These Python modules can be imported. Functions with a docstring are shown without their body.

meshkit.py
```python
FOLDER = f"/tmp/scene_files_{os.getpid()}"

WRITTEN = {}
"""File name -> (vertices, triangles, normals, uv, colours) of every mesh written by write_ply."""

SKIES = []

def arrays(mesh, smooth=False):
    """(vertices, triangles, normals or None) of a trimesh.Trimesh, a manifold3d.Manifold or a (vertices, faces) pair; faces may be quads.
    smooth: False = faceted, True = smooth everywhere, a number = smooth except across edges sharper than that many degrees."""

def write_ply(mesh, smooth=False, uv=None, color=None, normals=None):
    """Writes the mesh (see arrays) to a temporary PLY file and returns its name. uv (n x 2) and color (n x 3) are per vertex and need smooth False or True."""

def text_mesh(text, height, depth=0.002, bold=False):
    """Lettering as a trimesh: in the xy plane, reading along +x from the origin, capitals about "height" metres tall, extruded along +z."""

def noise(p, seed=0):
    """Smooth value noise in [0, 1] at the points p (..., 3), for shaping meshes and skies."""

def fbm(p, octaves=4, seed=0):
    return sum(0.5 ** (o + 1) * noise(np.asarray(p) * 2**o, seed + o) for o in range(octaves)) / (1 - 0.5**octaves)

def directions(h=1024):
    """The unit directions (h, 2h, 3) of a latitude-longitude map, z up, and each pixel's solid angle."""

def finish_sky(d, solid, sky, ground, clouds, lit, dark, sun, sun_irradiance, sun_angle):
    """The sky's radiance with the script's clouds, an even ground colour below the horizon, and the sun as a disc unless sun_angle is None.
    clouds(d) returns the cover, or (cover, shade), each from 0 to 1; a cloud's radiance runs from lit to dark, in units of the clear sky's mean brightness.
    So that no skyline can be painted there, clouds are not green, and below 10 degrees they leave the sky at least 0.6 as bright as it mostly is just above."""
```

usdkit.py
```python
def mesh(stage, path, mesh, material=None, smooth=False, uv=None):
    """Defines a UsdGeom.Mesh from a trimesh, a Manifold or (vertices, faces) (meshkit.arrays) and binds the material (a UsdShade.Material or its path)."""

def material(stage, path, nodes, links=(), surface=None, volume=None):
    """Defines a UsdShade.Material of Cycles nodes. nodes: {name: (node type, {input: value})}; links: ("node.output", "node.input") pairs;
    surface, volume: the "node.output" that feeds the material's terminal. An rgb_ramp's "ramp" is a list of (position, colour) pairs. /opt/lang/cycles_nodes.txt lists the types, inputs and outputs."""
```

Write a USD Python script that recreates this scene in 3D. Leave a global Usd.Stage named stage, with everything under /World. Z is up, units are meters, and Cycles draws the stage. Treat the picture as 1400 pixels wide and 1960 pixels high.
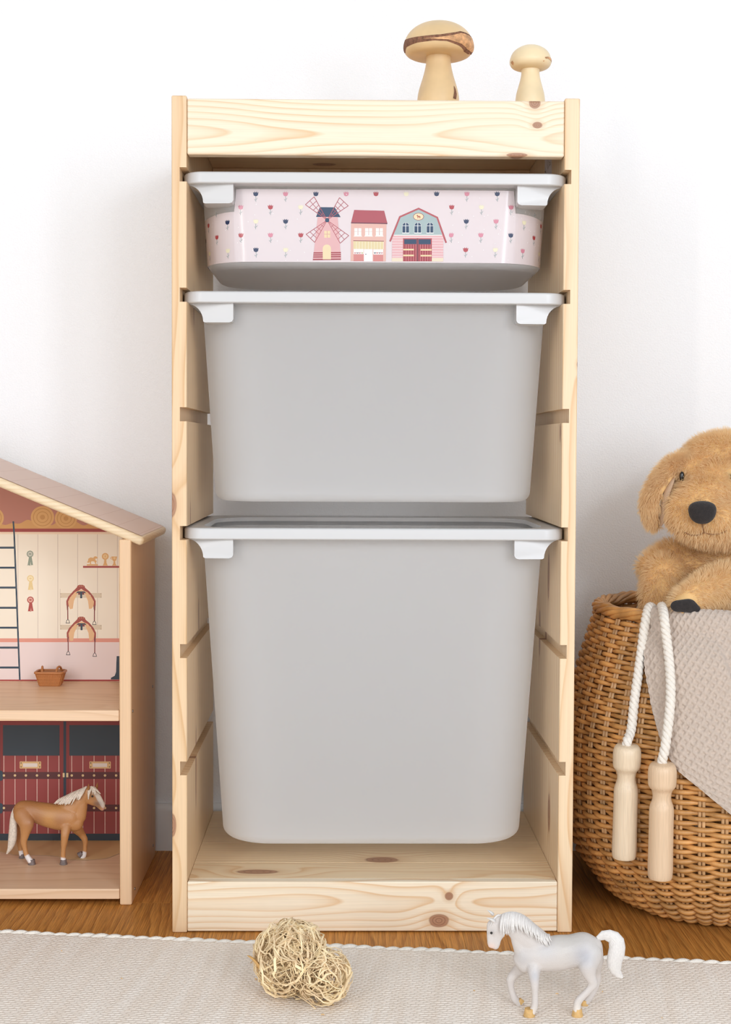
import math, random
import numpy as np, trimesh, usdkit, meshkit
import manifold3d as m3
from shapely.geometry import Polygon, LineString, Point, box as sbox
from shapely.ops import unary_union
from shapely import affinity
from pxr import Usd, UsdGeom, UsdLux, UsdShade, Gf, Sdf, Vt

stage = Usd.Stage.CreateInMemory()
UsdGeom.SetStageUpAxis(stage, 'Z'); UsdGeom.SetStageMetersPerUnit(stage, 1.0)
UsdGeom.Xform.Define(stage, '/World'); UsdGeom.Scope.Define(stage, '/World/Looks')
random.seed(7); RNG = np.random.default_rng(7)
T = Sdf.ValueTypeNames

# ------------------------------------------------------------------ camera
EYE = np.array([-0.03019486, -1.5181692, 0.53341083])
FWD = np.array([0.01348911, 0.99920183, -0.03759994])
UPV = np.array([-0.0036932, 0.03765289, 0.99928405])
RGT = np.array([0.9999022, -0.01334059, 0.00419816])
FPX, SHIFT = 2676.0769, -23.3864
cam = UsdGeom.Camera.Define(stage, '/World/camera')
cam.CreateHorizontalApertureAttr(36.0); cam.CreateFocalLengthAttr(36.0 * FPX / 1400)
cam.CreateVerticalApertureOffsetAttr(SHIFT * 36 / 1400)
cam.CreateClippingRangeAttr((0.05, 100.0))
cam.CreateExposureAttr(0.24)
cam.AddTransformOp().Set(Gf.Matrix4d(*RGT, 0, *UPV, 0, *(-FWD), 0, *EYE, 1))

# ------------------------------------------------------------------ light: daylight of a bright room
dome = UsdLux.DomeLight.Define(stage, '/World/daylight')
dome.CreateIntensityAttr(0.150); dome.CreateColorAttr(Gf.Vec3f(0.93, 0.975, 1.03))
def window_light(name, pos, aim, w, h, power, col):
    l = UsdLux.RectLight.Define(stage, '/World/' + name)
    l.CreateWidthAttr(w); l.CreateHeightAttr(h); l.CreateIntensityAttr(power); l.CreateColorAttr(Gf.Vec3f(*col))
    p, a = np.array(pos, float), np.array(aim, float)
    z = (p - a) / np.linalg.norm(p - a); x = np.cross([0, 0, 1.0], z); x /= np.linalg.norm(x); y = np.cross(z, x)
    l.AddTransformOp().Set(Gf.Matrix4d(*x, 0, *y, 0, *z, 0, *p, 1))
window_light('window_light_front', (0.0, -3.3, 1.25), (0.0, 0.3, 0.6), 7.5, 2.5, 1.45, (0.93, 0.98, 1.04))
window_light('window_light_key', (.90, -2.91, 1.425), (-.22, 0, .91), 0.36, 0.34, 19.0, (0.93, 0.98, 1.03))
window_light('window_light_right', (1.45, -2.75, 1.15), (0.0, 0.1, 0.6), 0.26, 1.5, 9.0, (0.90, 0.98, 1.10))
window_light('window_light_left', (-1.55, -2.7, 1.25), (0.0, 0.1, 0.6), 0.07, 1.4, 24.0, (1.0, 0.93, 0.86))

# ------------------------------------------------------------------ helpers
def at(px, py, X=None, Y=None, Z=None):
    """The point of the plane X, Y or Z = const that stands at this place of the photograph (1400 x 1960)."""
    d = FWD + RGT * (px - 700) / FPX - UPV * (py - 980 - SHIFT) / FPX
    i, v = next((i, v) for i, v in enumerate((X, Y, Z)) if v is not None)
    return EYE + d * (v - EYE[i]) / d[i]

def numbered(path):
    if not stage.GetPrimAtPath(path): return path
    k = 1
    while stage.GetPrimAtPath(f'{path}_{k:03d}'): k += 1
    return f'{path}_{k:03d}'

def tag(p, label=None, cat=None, group=None, kind=None):
    for k, v in (('label', label), ('category', cat), ('group', group), ('kind', kind)):
        if v: p.SetCustomDataByKey(k, v)
    return p

def thing(name, label, cat, loc, group=None):
    x = UsdGeom.Xform.Define(stage, numbered('/World/' + name)); x.AddTranslateOp().Set(Gf.Vec3d(*map(float, loc)))
    return tag(x.GetPrim(), label, cat, group)

def world_of(prim):
    return np.array(UsdGeom.XformCache().GetLocalToWorldTransform(prim)).T

def obj(name, mesh, mat, parent=None, smooth=30, colors=None, **kw):
    base = str(parent.GetPath()) if parent else '/World'
    path = numbered(base + '/' + name)
    if parent is not None:
        off = np.linalg.inv(world_of(parent))[:3, 3]
        v, f, _ = meshkit.arrays(mesh)
        mesh = (v + off, f)
    m = usdkit.mesh(stage, path, mesh, mat, smooth=smooth)
    if colors is not None:
        pv = UsdGeom.PrimvarsAPI(m).CreatePrimvar('tint', T.Color3fArray, 'vertex')
        pv.Set(Vt.Vec3fArray.FromNumpy(np.asarray(colors, np.float32)))
    return tag(m.GetPrim(), **kw)

def hexc(h):
    c = np.array([int(h[i:i + 2], 16) / 255 for i in (0, 2, 4)])
    return np.where(c <= 0.04045, c / 12.92, ((c + 0.055) / 1.055) ** 2.4)

class Graph:
    """A small writer of Cycles node graphs: n(kind, input=value or 'node.output')."""
    def __init__(s): s.nodes, s.links, s.k = {}, [], 0
    def n(s, kind, out=None, **kw):
        s.k += 1; name = f'n{s.k}'; vals = {}
        for key, v in kw.items():
            if isinstance(v, str) and v.startswith('@'): s.links.append((v[1:], f'{name}.{key}'))
            else: vals[key] = v
        s.nodes[name] = (kind, vals)
        return f'@{name}.{out}' if out else name
    def math(s, op, a, b=0.0, c=0.0): return s.n('math', 'value', math_type=op, value1=a, value2=b, value3=c)
    def make(s, name, shader): 
        return usdkit.material(stage, '/World/Looks/' + name, s.nodes, s.links, surface=shader)

def plain(name, color, rough=0.5, noise=None, bump=None, **kw):
    """Principled colour with noise mottling (scale, strength) and bump (scale, height)."""
    g = Graph(); P = g.n('geometry', 'position'); col = tuple(color)
    args = dict(roughness=rough, **kw)
    if noise:
        f = g.n('noise_texture', 'fac', vector=P, scale=noise[0], detail=3.0)
        dk = tuple(np.array(color) * (1 - noise[1])); lt = tuple(np.minimum(np.array(color) * (1 + noise[1]), 1))
        col = g.n('rgb_ramp', 'color', fac=f, ramp=[(0.25, dk), (0.75, lt)])
    if bump:
        h = g.n('noise_texture', 'fac', vector=P, scale=bump[0], detail=3.0)
        args['normal'] = g.n('bump', 'normal', height=h, distance=bump[1], strength=1.0)
    b = g.n('principled_bsdf', base_color=col, **args)
    return g.make(name, b + '.BSDF')

def tinted(name, rough=0.5, bump=None, **kw):
    """Colour from the mesh's own 'tint' primvar: printed or painted surfaces."""
    g = Graph(); c = g.n('attribute', 'color', attribute='tint'); args = dict(roughness=rough, **kw)
    if bump:
        P = g.n('geometry', 'position')
        h = g.n('noise_texture', 'fac', vector=P, scale=bump[0], detail=3.0)
        args['normal'] = g.n('bump', 'normal', height=h, distance=bump[1], strength=1.0)
    b = g.n('principled_bsdf', base_color=c, **args)
    return g.make(name, b + '.BSDF')

def pine(name, axis='x', light=(.88, .745, .56), dark=(.76, .51, .29), pith=(0, 0), ring=.0055, warp=.018, knots=(), rough=.42, seed=0.0, fibre=.10):
    """Pine: yearly rings round a pith line along the grain axis, warped by noise and pushed aside by knots (centre, radii)."""
    g = Graph(); P = g.n('geometry', 'position')
    Ps = g.n('vector_math', 'vector', math_type='add', vector1=P, vector2=(seed * 1.7, seed * 2.3, seed * 3.1))
    i = 'xyz'.index(axis); j, k = [q for q in range(3) if q != i]
    sc = [9.0] * 3; sc[i] = 2.6
    w1 = g.n('noise_texture', 'fac', vector=g.n('mapping', 'vector', vector=Ps, scale=tuple(sc)), scale=1.0, detail=2.0, roughness=0.45)
    sc2 = [60.0] * 3; sc2[i] = 7.0
    w2 = g.n('noise_texture', 'fac', vector=g.n('mapping', 'vector', vector=Ps, scale=tuple(sc2)), scale=1.0, detail=2.0)
    s = g.n('separate_xyz', vector=P)
    A, B = f"@{s}.{'xyz'[j]}", f"@{s}.{'xyz'[k]}"
    a = g.math('subtract', A, pith[0]); b = g.math('subtract', B, pith[1])
    d = g.math('sqrt', g.math('add', g.math('multiply', a, a), g.math('multiply', b, b)))
    d = g.math('multiply_add', w1, warp * 2, d)
    d = g.math('multiply_add', w2, 0.0016, d)
    ks = []
    for c, r in knots:
        q = g.n('vector_math', 'vector', math_type='subtract', vector1=P, vector2=tuple(c))
        q = g.n('vector_math', 'vector', math_type='divide', vector1=q, vector2=tuple(r))
        ln = g.n('vector_math', 'value', math_type='length', vector1=q)
        ln = g.math('multiply_add', w2, 0.5, g.math('subtract', ln, 0.25))
        ks.append(ln)
        e = g.math('exponent', g.math('multiply', g.math('multiply', ln, ln), -0.16))
        d = g.math('multiply_add', e, min(r) * 1.5, d)
    t = g.math('fraction', g.math('divide', d, ring))
    col = g.n('rgb_ramp', 'color', fac=t, ramp=[(0, light), (.42, light), (.72, tuple(np.array(light) * .62 + np.array(dark) * .38)), (.90, dark), (1.0, light)])
    vs = g.n('noise_texture', 'fac', vector=g.n('mapping', 'vector', vector=Ps, scale=tuple(6.0 if q != i else 1.2 for q in range(3))), scale=3.0, detail=2.0)
    col = g.n('mix_color', 'result', blend_type='mix', fac=g.n('map_range', 'result', value=vs, from_min=.38, from_max=.72, to_min=0.0, to_max=0.5, clamp=True), a=col, b=light)
    sf = [900.0] * 3; sf[i] = 10.0
    fb = g.n('noise_texture', 'fac', vector=g.n('mapping', 'vector', vector=Ps, scale=tuple(sf)), scale=1.0, detail=2.0)
    fv = g.n('map_range', 'result', value=fb, from_min=.3, from_max=.7, to_min=1 - fibre, to_max=1.0, clamp=True)
    col = g.n('mix_color', 'result', blend_type='multiply', fac=1.0, a=col, b=g.n('combine_color', 'color', r=fv, g=fv, b=fv))
    for ln in ks:
        halo = g.n('map_range', 'result', value=ln, from_min=1.0, from_max=2.0, to_min=.40, to_max=0.0, clamp=True)
        col = g.n('mix_color', 'result', blend_type='mix', fac=halo, a=col, b=(.60, .36, .18))
        kr = g.math('fraction', g.math('multiply', ln, 3.2))
        kc = g.n('rgb_ramp', 'color', fac=kr, ramp=[(0, (.33, .15, .08)), (.6, (.40, .20, .11)), (.9, (.20, .08, .04)), (1, (.33, .15, .08))])
        m = g.n('map_range', 'result', value=ln, from_min=.85, from_max=1.05, to_min=.92, to_max=0.0, clamp=True)
        col = g.n('mix_color', 'result', blend_type='mix', fac=m, a=col, b=kc)
    nb = g.n('bump', 'normal', height=fb, distance=.00012, strength=.6)
    bs = g.n('principled_bsdf', base_color=col, roughness=rough, normal=nb)
    return g.make(name, bs + '.BSDF')

def man(v, f):
    return m3.Manifold(m3.Mesh(np.asarray(v, np.float32), np.asarray(f, np.uint32)))

_ico = {n: trimesh.creation.icosphere(n) for n in (1, 2, 3)}
def rbox(x0, x1, y0, y1, z0, z1, r=.0015, n=1):
    """A box with rounded edges."""
    r = min(r, (x1 - x0) * .45, (y1 - y0) * .45, (z1 - z0) * .45)
    s = _ico[n].vertices * r
    pts = [s + np.array(c) for c in np.array(np.meshgrid([x0 + r, x1 - r], [y0 + r, y1 - r], [z0 + r, z1 - r])).reshape(3, -1).T]
    return m3.Manifold.hull_points(np.vstack(pts).astype(np.float32))

def cube(x0, x1, y0, y1, z0, z1):
    return m3.Manifold.cube((x1 - x0, y1 - y0, z1 - z0)).translate((x0, y0, z0))

def loft(rings, cap0=False, cap1=False, closed=True, wrap=False):
    """Quads between rings of equal count; rings: (k, n, 3)."""
    R = np.asarray(rings, float); k, n = R.shape[:2]
    v = R.reshape(-1, 3); F = []
    kk = k if wrap else k - 1
    nn = n if closed else n - 1
    I, J = np.meshgrid(np.arange(kk), np.arange(nn), indexing='ij')
    a = I * n + J; b = I * n + (J + 1) % n; c = ((I + 1) % k) * n + (J + 1) % n; d = ((I + 1) % k) * n + J
    q = np.stack([a, b, c, d], -1).reshape(-1, 4)
    f = np.vstack([q[:, [0, 1, 2]], q[:, [0, 2, 3]]])
    extra = []
    for cap, base, rev in ((cap0, 0, True), (cap1, (k - 1) * n, False)):
        if cap:
            ci = len(v); v = np.vstack([v, R[0 if rev else -1].mean(0)])
            for j in range(n):
                p, q2 = base + j, base + (j + 1) % n
                extra.append((ci, q2, p) if rev else (ci, p, q2))
    if extra: f = np.vstack([f, np.array(extra)])
    return v, f

def lathe(profile, n=48, centre=(0, 0, 0), cap0=True, cap1=True, squash=None):
    th = np.linspace(0, 2 * np.pi, n, endpoint=False)
    rings = [np.stack([r * np.cos(th), r * np.sin(th), np.full(n, z)], 1) for r, z in profile]
    v, f = loft(rings, cap0, cap1)
    return v + np.array(centre), f

def resample(pts, n):
    """A smooth curve through the points (Catmull-Rom), n samples evenly along it."""
    from scipy.interpolate import CubicSpline
    p = np.asarray(pts, float)
    t = np.r_[0, np.cumsum(np.sqrt(np.linalg.norm(np.diff(p[:, :3], axis=0), axis=1)) + 1e-9)]
    s = CubicSpline(t, p)(np.linspace(0, t[-1], max(200, n)))
    L = np.r_[0, np.cumsum(np.linalg.norm(np.diff(s[:, :3], axis=0), axis=1))]
    return np.stack([np.interp(np.linspace(0, L[-1], n), L, s[:, c]) for c in range(s.shape[1])], 1)

def frames(p, closed=False):
    t = np.gradient(p, axis=0) if not closed else np.roll(p, -1, 0) - np.roll(p, 1, 0)
    t /= np.linalg.norm(t, axis=1, keepdims=True) + 1e-12
    a = np.cross(t[0], [0, 0, 1.0] if abs(t[0][2]) < .9 else [1.0, 0, 0]); a /= np.linalg.norm(a); A = [a]
    for i in range(1, len(p)):
        a = A[-1] - t[i] * (A[-1] @ t[i]); A.append(a / np.linalg.norm(a))
    A = np.array(A); return t, A, np.cross(t, A)

def tube(p, r, sides=6, closed=False, cap=True, flat=1.0, up=None):
    p = np.asarray(p, float); t, a, b = frames(p, closed)
    if up is not None:
        b = np.asarray(up, float) - t * (t @ np.asarray(up, float))[:, None]; b /= np.linalg.norm(b, axis=1, keepdims=True); a = np.cross(b, t)
    r = np.broadcast_to(r, (len(p),)); ang = np.arange(sides) * 2 * np.pi / sides
    ring = p[:, None] + r[:, None, None] * (np.cos(ang)[None, :, None] * a[:, None] + flat * np.sin(ang)[None, :, None] * b[:, None])
    return loft(ring, cap and not closed, cap and not closed, wrap=closed)

def join(meshes):
    V, F, o = [], [], 0
    for m in meshes:
        v, f, _ = meshkit.arrays(m); V.append(v); F.append(f + o); o += len(v)
    return np.vstack(V), np.vstack(F)

class Sheet:
    """Flat print: coloured polygons, later ones over earlier ones, cut so that none overlap."""
    def __init__(s): s.items = []
    def add(s, poly, col):
        if not isinstance(poly, (Polygon,)) and not hasattr(poly, 'geom_type'): poly = Polygon(poly)
        s.items.append((poly.buffer(0), hexc(col))); return s
    def build(s, place, clip=None, gain=1.0):
        V, F, C, o = [], [], [], 0; above = Polygon()
        for poly, col in reversed(s.items):
            p = poly.difference(above); above = above.union(poly)
            if clip is not None: p = p.intersection(clip)
            for gm in getattr(p, 'geoms', [p]):
                if gm.geom_type != 'Polygon' or gm.area < 1e-3: continue
                v, f = trimesh.creation.triangulate_polygon(gm, engine='earcut')
                V.append(v); F.append(f + o); C.append(np.tile(col, (len(v), 1))); o += len(v)
        v2 = np.vstack(V); v3 = np.array(place(v2)); f = np.vstack(F)
        n = np.cross(v3[f[:, 1]] - v3[f[:, 0]], v3[f[:, 2]] - v3[f[:, 0]])
        flip = np.einsum('ij,ij->i', n, EYE - v3[f[:, 0]]) < 0
        f[flip] = f[flip][:, ::-1]
        return (v3, f), np.vstack(C) * gain

def rect(x0, y0, x1, y1): return sbox(min(x0, x1), min(y0, y1), max(x0, x1), max(y0, y1))
def line(pts, w): return LineString(pts).buffer(w / 2, cap_style=2, join_style=2)
def circ(x, y, r): return Point(x, y).buffer(r, 10)
def smoothstep(x, a, b):
    t = np.clip((x - a) / (b - a), 0, 1); return t * t * (3 - 2 * t)
# ------------------------------------------------------------------ materials
M = {}
M['wall'] = plain('wall_paint', (.87, .87, .875), .75, bump=(420, .0006))
M['base'] = plain('baseboard_paint', (.84, .84, .83), .5)
M['plastic'] = plain('white_plastic', (.585, .58, .575), .30)
def frosted():
    g = Graph(); b = g.n('principled_bsdf', base_color=(.86, .865, .87), roughness=.40); t = g.n('translucent_bsdf', color=(.985, .98, .975))
    return g.make('frosted_plastic', g.n('mix_closure', fac=.76, closure1=f'@{b}.BSDF', closure2=f'@{t}.BSDF') + '.closure')
M['plastic_body'] = frosted()
M['print'] = tinted('glossy_print', .18)
M['wallprint'] = tinted('wallpaper_print', .55)
M['paint'] = tinted('toy_paint', .42, bump=(900, .0002))
K = lambda x, y, z, a, b, c: ((x, y, z), (a, b, c))
M['rail'] = pine('pine_rail', 'x', pith=(.012, .872), ring=.0062, warp=.026, seed=1,
                 knots=[K(.174, 0, .881, .0055, .02, .0036), K(.171, 0, .905, .0065, .02, .0065), K(.152, .002, .849, .012, .02, .0024)])
M['plinth'] = pine('pine_plinth', 'x', pith=(.014, .033), ring=.0068, warp=.030, seed=2.4,
                   knots=[K(.084, 0, .0405, .0048, .02, .0046), K(.073, 0, .013, .011, .02, .0075)])
M['sideL'] = pine('pine_side_left', 'z', light=(.80, .57, .345), dark=(.68, .42, .205), pith=(-.235, -.02), ring=.011, warp=.03, seed=3.1,
                  knots=[K(-.22, 0, .119, .005, .02, .014), K(-.2036, .035, .455, .02, .0035, .020), K(-.2036, .09, .16, .02, .005, .05), K(-.2036, .12, .335, .02, .004, .022), K(-.2036, .07, .69, .02, .004, .02), K(-.222, 0, .47, .008, .02, .016)])
M['sideR'] = pine('pine_side_right', 'z', light=(.84, .635, .41), dark=(.73, .46, .24), pith=(.238, -.03), ring=.012, warp=.034, seed=4.2,
                  knots=[K(.2036, .07, .115, .02, .009, .024), K(.2036, .09, .385, .02, .007, .030), K(.222, 0, .624, .003, .02, .005), K(.2036, .012, .55, .02, .004, .010), K(.2036, .16, .31, .02, .006, .03)])
M['shelf'] = pine('pine_shelf', 'x', light=(.86, .65, .41), dark=(.74, .46, .23), pith=(.03, .01), ring=.0052, warp=.02, seed=5.5,
                  knots=[K(-.129, .037, .0564, .0235, .0085, .02), K(.012, .083, .0564, .022, .011, .02)])
M['topboard'] = pine('pine_top', 'x', light=(.84, .56, .31), dark=(.70, .42, .20), pith=(.15, .87), ring=.006, warp=.02, seed=6.3,
                     knots=[K(-.06, .26, .889, .014, .01, .02), K(.045, .16, .889, .03, .006, .02)])
M['spruce'] = pine('spruce_front', 'x', light=(.82, .65, .43), dark=(.72, .52, .30), pith=(.10, -.02), ring=.0042, warp=.014, seed=7.7)
M['spruce_board'] = pine('spruce_board', 'x', light=(.82, .57, .37), dark=(.72, .46, .27), pith=(.10, -.03), ring=.010, warp=.05, seed=8.1)
M['spruce_up'] = pine('spruce_side', 'z', light=(.80, .55, .335), dark=(.74, .47, .26), pith=(-.26, .05), ring=.010, warp=.012, seed=9.4)
M['maple'] = plain('turned_birch', (.72, .51, .27), .42, noise=(35, .10))
M['maple_pale'] = plain('turned_birch_pale', (.82, .66, .41), .42, noise=(35, .08))
M['beech'] = pine('beech_pale', 'z', light=(.76, .60, .42), dark=(.73, .56, .385), pith=(.30, -.05), ring=.004, warp=.01, seed=2.2, fibre=.12)
M['beech_pink'] = pine('beech_pink', 'z', light=(.74, .53, .345), dark=(.71, .495, .315), pith=(.33, -.06), ring=.004, warp=.01, seed=2.9, fibre=.12)
M['bark'] = plain('bark', (.22, .10, .055), .85, noise=(260, .45), bump=(700, .001))
M['bast'] = plain('bark_inner', (.62, .33, .15), .6, noise=(170, .5), bump=(300, .0004))
M['wicker'] = plain('wicker', (.56, .275, .085), .42, noise=(38, .38), bump=(500, .0003))
M['stake'] = plain('wicker_stake', (.56, .33, .15), .5, noise=(50, .3))
M['rope'] = plain('cotton_rope', (.80, .735, .65), .85, noise=(400, .06), bump=(900, .0006))
M['waffle'] = plain('waffle_cotton', (.56, .455, .375), .95, noise=(300, .10), bump=(1500, .0006), sheen_weight=.3, sheen_roughness=.5)
M['plush'] = plain('plush_skin', (.72, .46, .20), .95, noise=(60, .15))
M['black'] = plain('black_plush', (.018, .013, .012), .85, noise=(300, .4), bump=(1200, .001), sheen_weight=.15)
M['lining'] = plain('ear_lining', (.52, .36, .24), .9, bump=(800, .0003))
M['seam'] = plain('seam_thread', (.25, .12, .05), .8)
M['eye'] = plain('black_eye', (.01, .008, .007), .15)
M['toybrown'] = plain('brown_toy_plastic', (.44, .165, .05), .42, noise=(60, .1))
M['metal'] = plain('screw_metal', (.3, .29, .28), .4, metallic=1.0)
M['straw'] = plain('wood_wool', (.93, .68, .42), .65, noise=(70, .22))
M['straw_dark'] = plain('wood_chip', (.75, .45, .16), .6, noise=(90, .2))
def fur_material(name, c1, c2):
    g = Graph(); P = g.n('geometry', 'position')
    f = g.n('noise_texture', 'fac', vector=P, scale=160.0, detail=3.0)
    col = g.n('rgb_ramp', 'color', fac=f, ramp=[(.3, c1), (.7, c2)])
    b = g.n('principled_bsdf', base_color=col, roughness=.7, sheen_weight=.25)
    t = g.n('translucent_bsdf', color=col)
    m = g.n('mix_closure', fac=.35, closure1=f'@{b}.BSDF', closure2=f'@{t}.BSDF')
    return g.make(name, m + '.closure')
M['fur'] = fur_material('plush_fur', (.84, .60, .32), (.95, .76, .48))
def oak():
    g = Graph(); P = g.n('geometry', 'position'); r = g.n('object_info', 'random')
    off = g.n('combine_xyz', 'vector', x=g.math('multiply', r, 3.0), y=g.math('multiply', r, 11.0), z=g.math('multiply', r, 5.0))
    Q = g.n('vector_math', 'vector', math_type='add', vector1=P, vector2=off)
    w = g.n('noise_texture', 'fac', vector=g.n('mapping', 'vector', vector=Q, scale=(22., 2.5, 22.)), scale=1.0, detail=3.0)
    x = g.n('separate_xyz', vector=Q)
    t = g.math('fraction', g.math('multiply', g.math('multiply_add', w, .06, f'@{x}.x'), 95.0))
    fi = g.n('noise_texture', 'fac', vector=g.n('mapping', 'vector', vector=Q, scale=(900., 22., 900.)), scale=1.0, detail=3.0, roughness=.6)
    c = g.n('rgb_ramp', 'color', fac=t, ramp=[(0, (.60, .265, .060)), (.6, (.54, .225, .046)), (.9, (.40, .155, .030)), (1, (.60, .265, .060))])
    fv = g.n('map_range', 'result', value=fi, from_min=.35, from_max=.62, to_min=.62, to_max=1.05, clamp=True)
    c = g.n('mix_color', 'result', blend_type='multiply', fac=1.0, a=c, b=g.n('combine_color', 'color', r=fv, g=fv, b=fv))
    pv = g.math('multiply_add', r, .35, .80)
    c = g.n('mix_color', 'result', blend_type='multiply', fac=1.0, a=c, b=g.n('combine_color', 'color', r=pv, g=pv, b=pv))
    b = g.n('principled_bsdf', base_color=c, roughness=.5, specular_ior_level=.25, normal=g.n('bump', 'normal', height=fi, distance=.0002, strength=.5))
    return g.make('oak_planks', b + '.BSDF')
M['oak'] = oak()
RUG_DIR = np.array([.7715, -.094, 0]); RUG_DIR /= np.linalg.norm(RUG_DIR); RUG_FWD = np.array([RUG_DIR[1], -RUG_DIR[0], 0])
def rug_material():
    """Plain weave: short weft floats, every other row moved by half a float."""
    g = Graph(); P = g.n('geometry', 'position')
    wob = g.n('noise_texture', 'color', vector=P, scale=75.0, detail=3.0)
    P2 = g.n('vector_math', 'vector', math_type='multiply_add', vector1=wob, vector2=(.0062, .0062, 0), vector3=P)
    u = g.n('vector_math', 'value', math_type='dot_product', vector1=P2, vector2=tuple(RUG_DIR))
    v = g.n('vector_math', 'value', math_type='dot_product', vector1=P2, vector2=tuple(RUG_FWD))
    vr = g.math('divide', v, .0046)
    half = g.math('multiply', g.math('modulo', g.math('floor', g.math('add', vr, 1000.0)), 2.0), .5)
    sv = g.math('absolute', g.math('sine', g.math('multiply', vr, math.pi)))
    su = g.math('absolute', g.math('sine', g.math('multiply', g.math('add', g.math('divide', u, .0068), half), math.pi)))
    h = g.math('multiply', g.math('power', sv, .6), g.math('power', su, .6))
    fz = g.n('noise_texture', 'fac', vector=P, scale=1300.0, detail=2.0)
    hh = g.math('multiply_add', fz, .30, h)
    st = g.n('noise_texture', 'fac', vector=g.n('combine_xyz', 'vector', x=g.math('multiply', u, 90.0), y=g.math('multiply', v, 6.0), z=0.0), scale=1.0, detail=2.0)
    c = g.n('rgb_ramp', 'color', fac=st, ramp=[(.3, (.88, .77, .66)), (.7, (.95, .87, .78))])
    c = g.n('mix_color', 'result', blend_type='mix', fac=g.n('map_range', 'result', value=h, from_min=0., from_max=.6, to_min=.28, to_max=0., clamp=True), a=c, b=(.72, .60, .47))
    b = g.n('principled_bsdf', base_color=c, roughness=.92, normal=g.n('bump', 'normal', height=hh, distance=.0012, strength=.8))
    return g.make('cotton_weave', b + '.BSDF')
M['rug'] = rug_material()
M['rugedge'] = plain('cotton_edge', (.78, .72, .64), .9, noise=(220, .08), bump=(700, .0008))

# ------------------------------------------------------------------ the setting
WALL = .3237
obj('wall_back', cube(-3, 3, WALL, WALL + .12, 0, 2.6), M['wall'], kind='structure')
bb = m3.CrossSection([[(0, 0), (.012, 0), (.012, .052), (.0095, .0575), (.006, .061), (0, .0615)]]).extrude(6.0)
v, f, _ = meshkit.arrays(bb)
obj('baseboard_back', (np.stack([v[:, 2] - 3, WALL - v[:, 0], v[:, 1]], 1), f[:, ::-1]), M['base'], kind='structure')
floor = UsdGeom.Xform.Define(stage, '/World/floor').GetPrim(); tag(floor, kind='structure')
obj('floor_base', cube(-3, 3, -3.2, WALL, -.06, -.014), plain('floor_gap', (.05, .025, .01), .8), floor)
PW, PG = .205, .00007
for i in range(-3, 4):
    x0 = -.311 + PW * i
    cuts = [-1.2, {-1: -.62, 0: .1005, 1: -.55, 2: -.83, 3: -.40}.get(i, -.35 if i % 2 else -.7), WALL]
    for a, b in zip(cuts[:-1], cuts[1:]):
        obj('floor_plank', rbox(x0 + PG, x0 + PW - PG, a + PG, b - PG, -.014, 0, .0003), M['oak'], floor, smooth=40)
obj('floor_plank', rbox(-3, -.311 - 3 * PW - PG, -3.2, WALL, -.014, 0, .0003), M['oak'], floor, smooth=40)
obj('floor_plank', rbox(-.311 + 4 * PW + PG, 3, -3.2, WALL, -.014, 0, .0003), M['oak'], floor, smooth=40)
obj('floor_plank', rbox(-.311 - 3 * PW + PG, -.311 + 4 * PW - PG, -3.2, -1.2 - PG, -.014, 0, .0003), M['oak'], floor, smooth=40)

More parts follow.
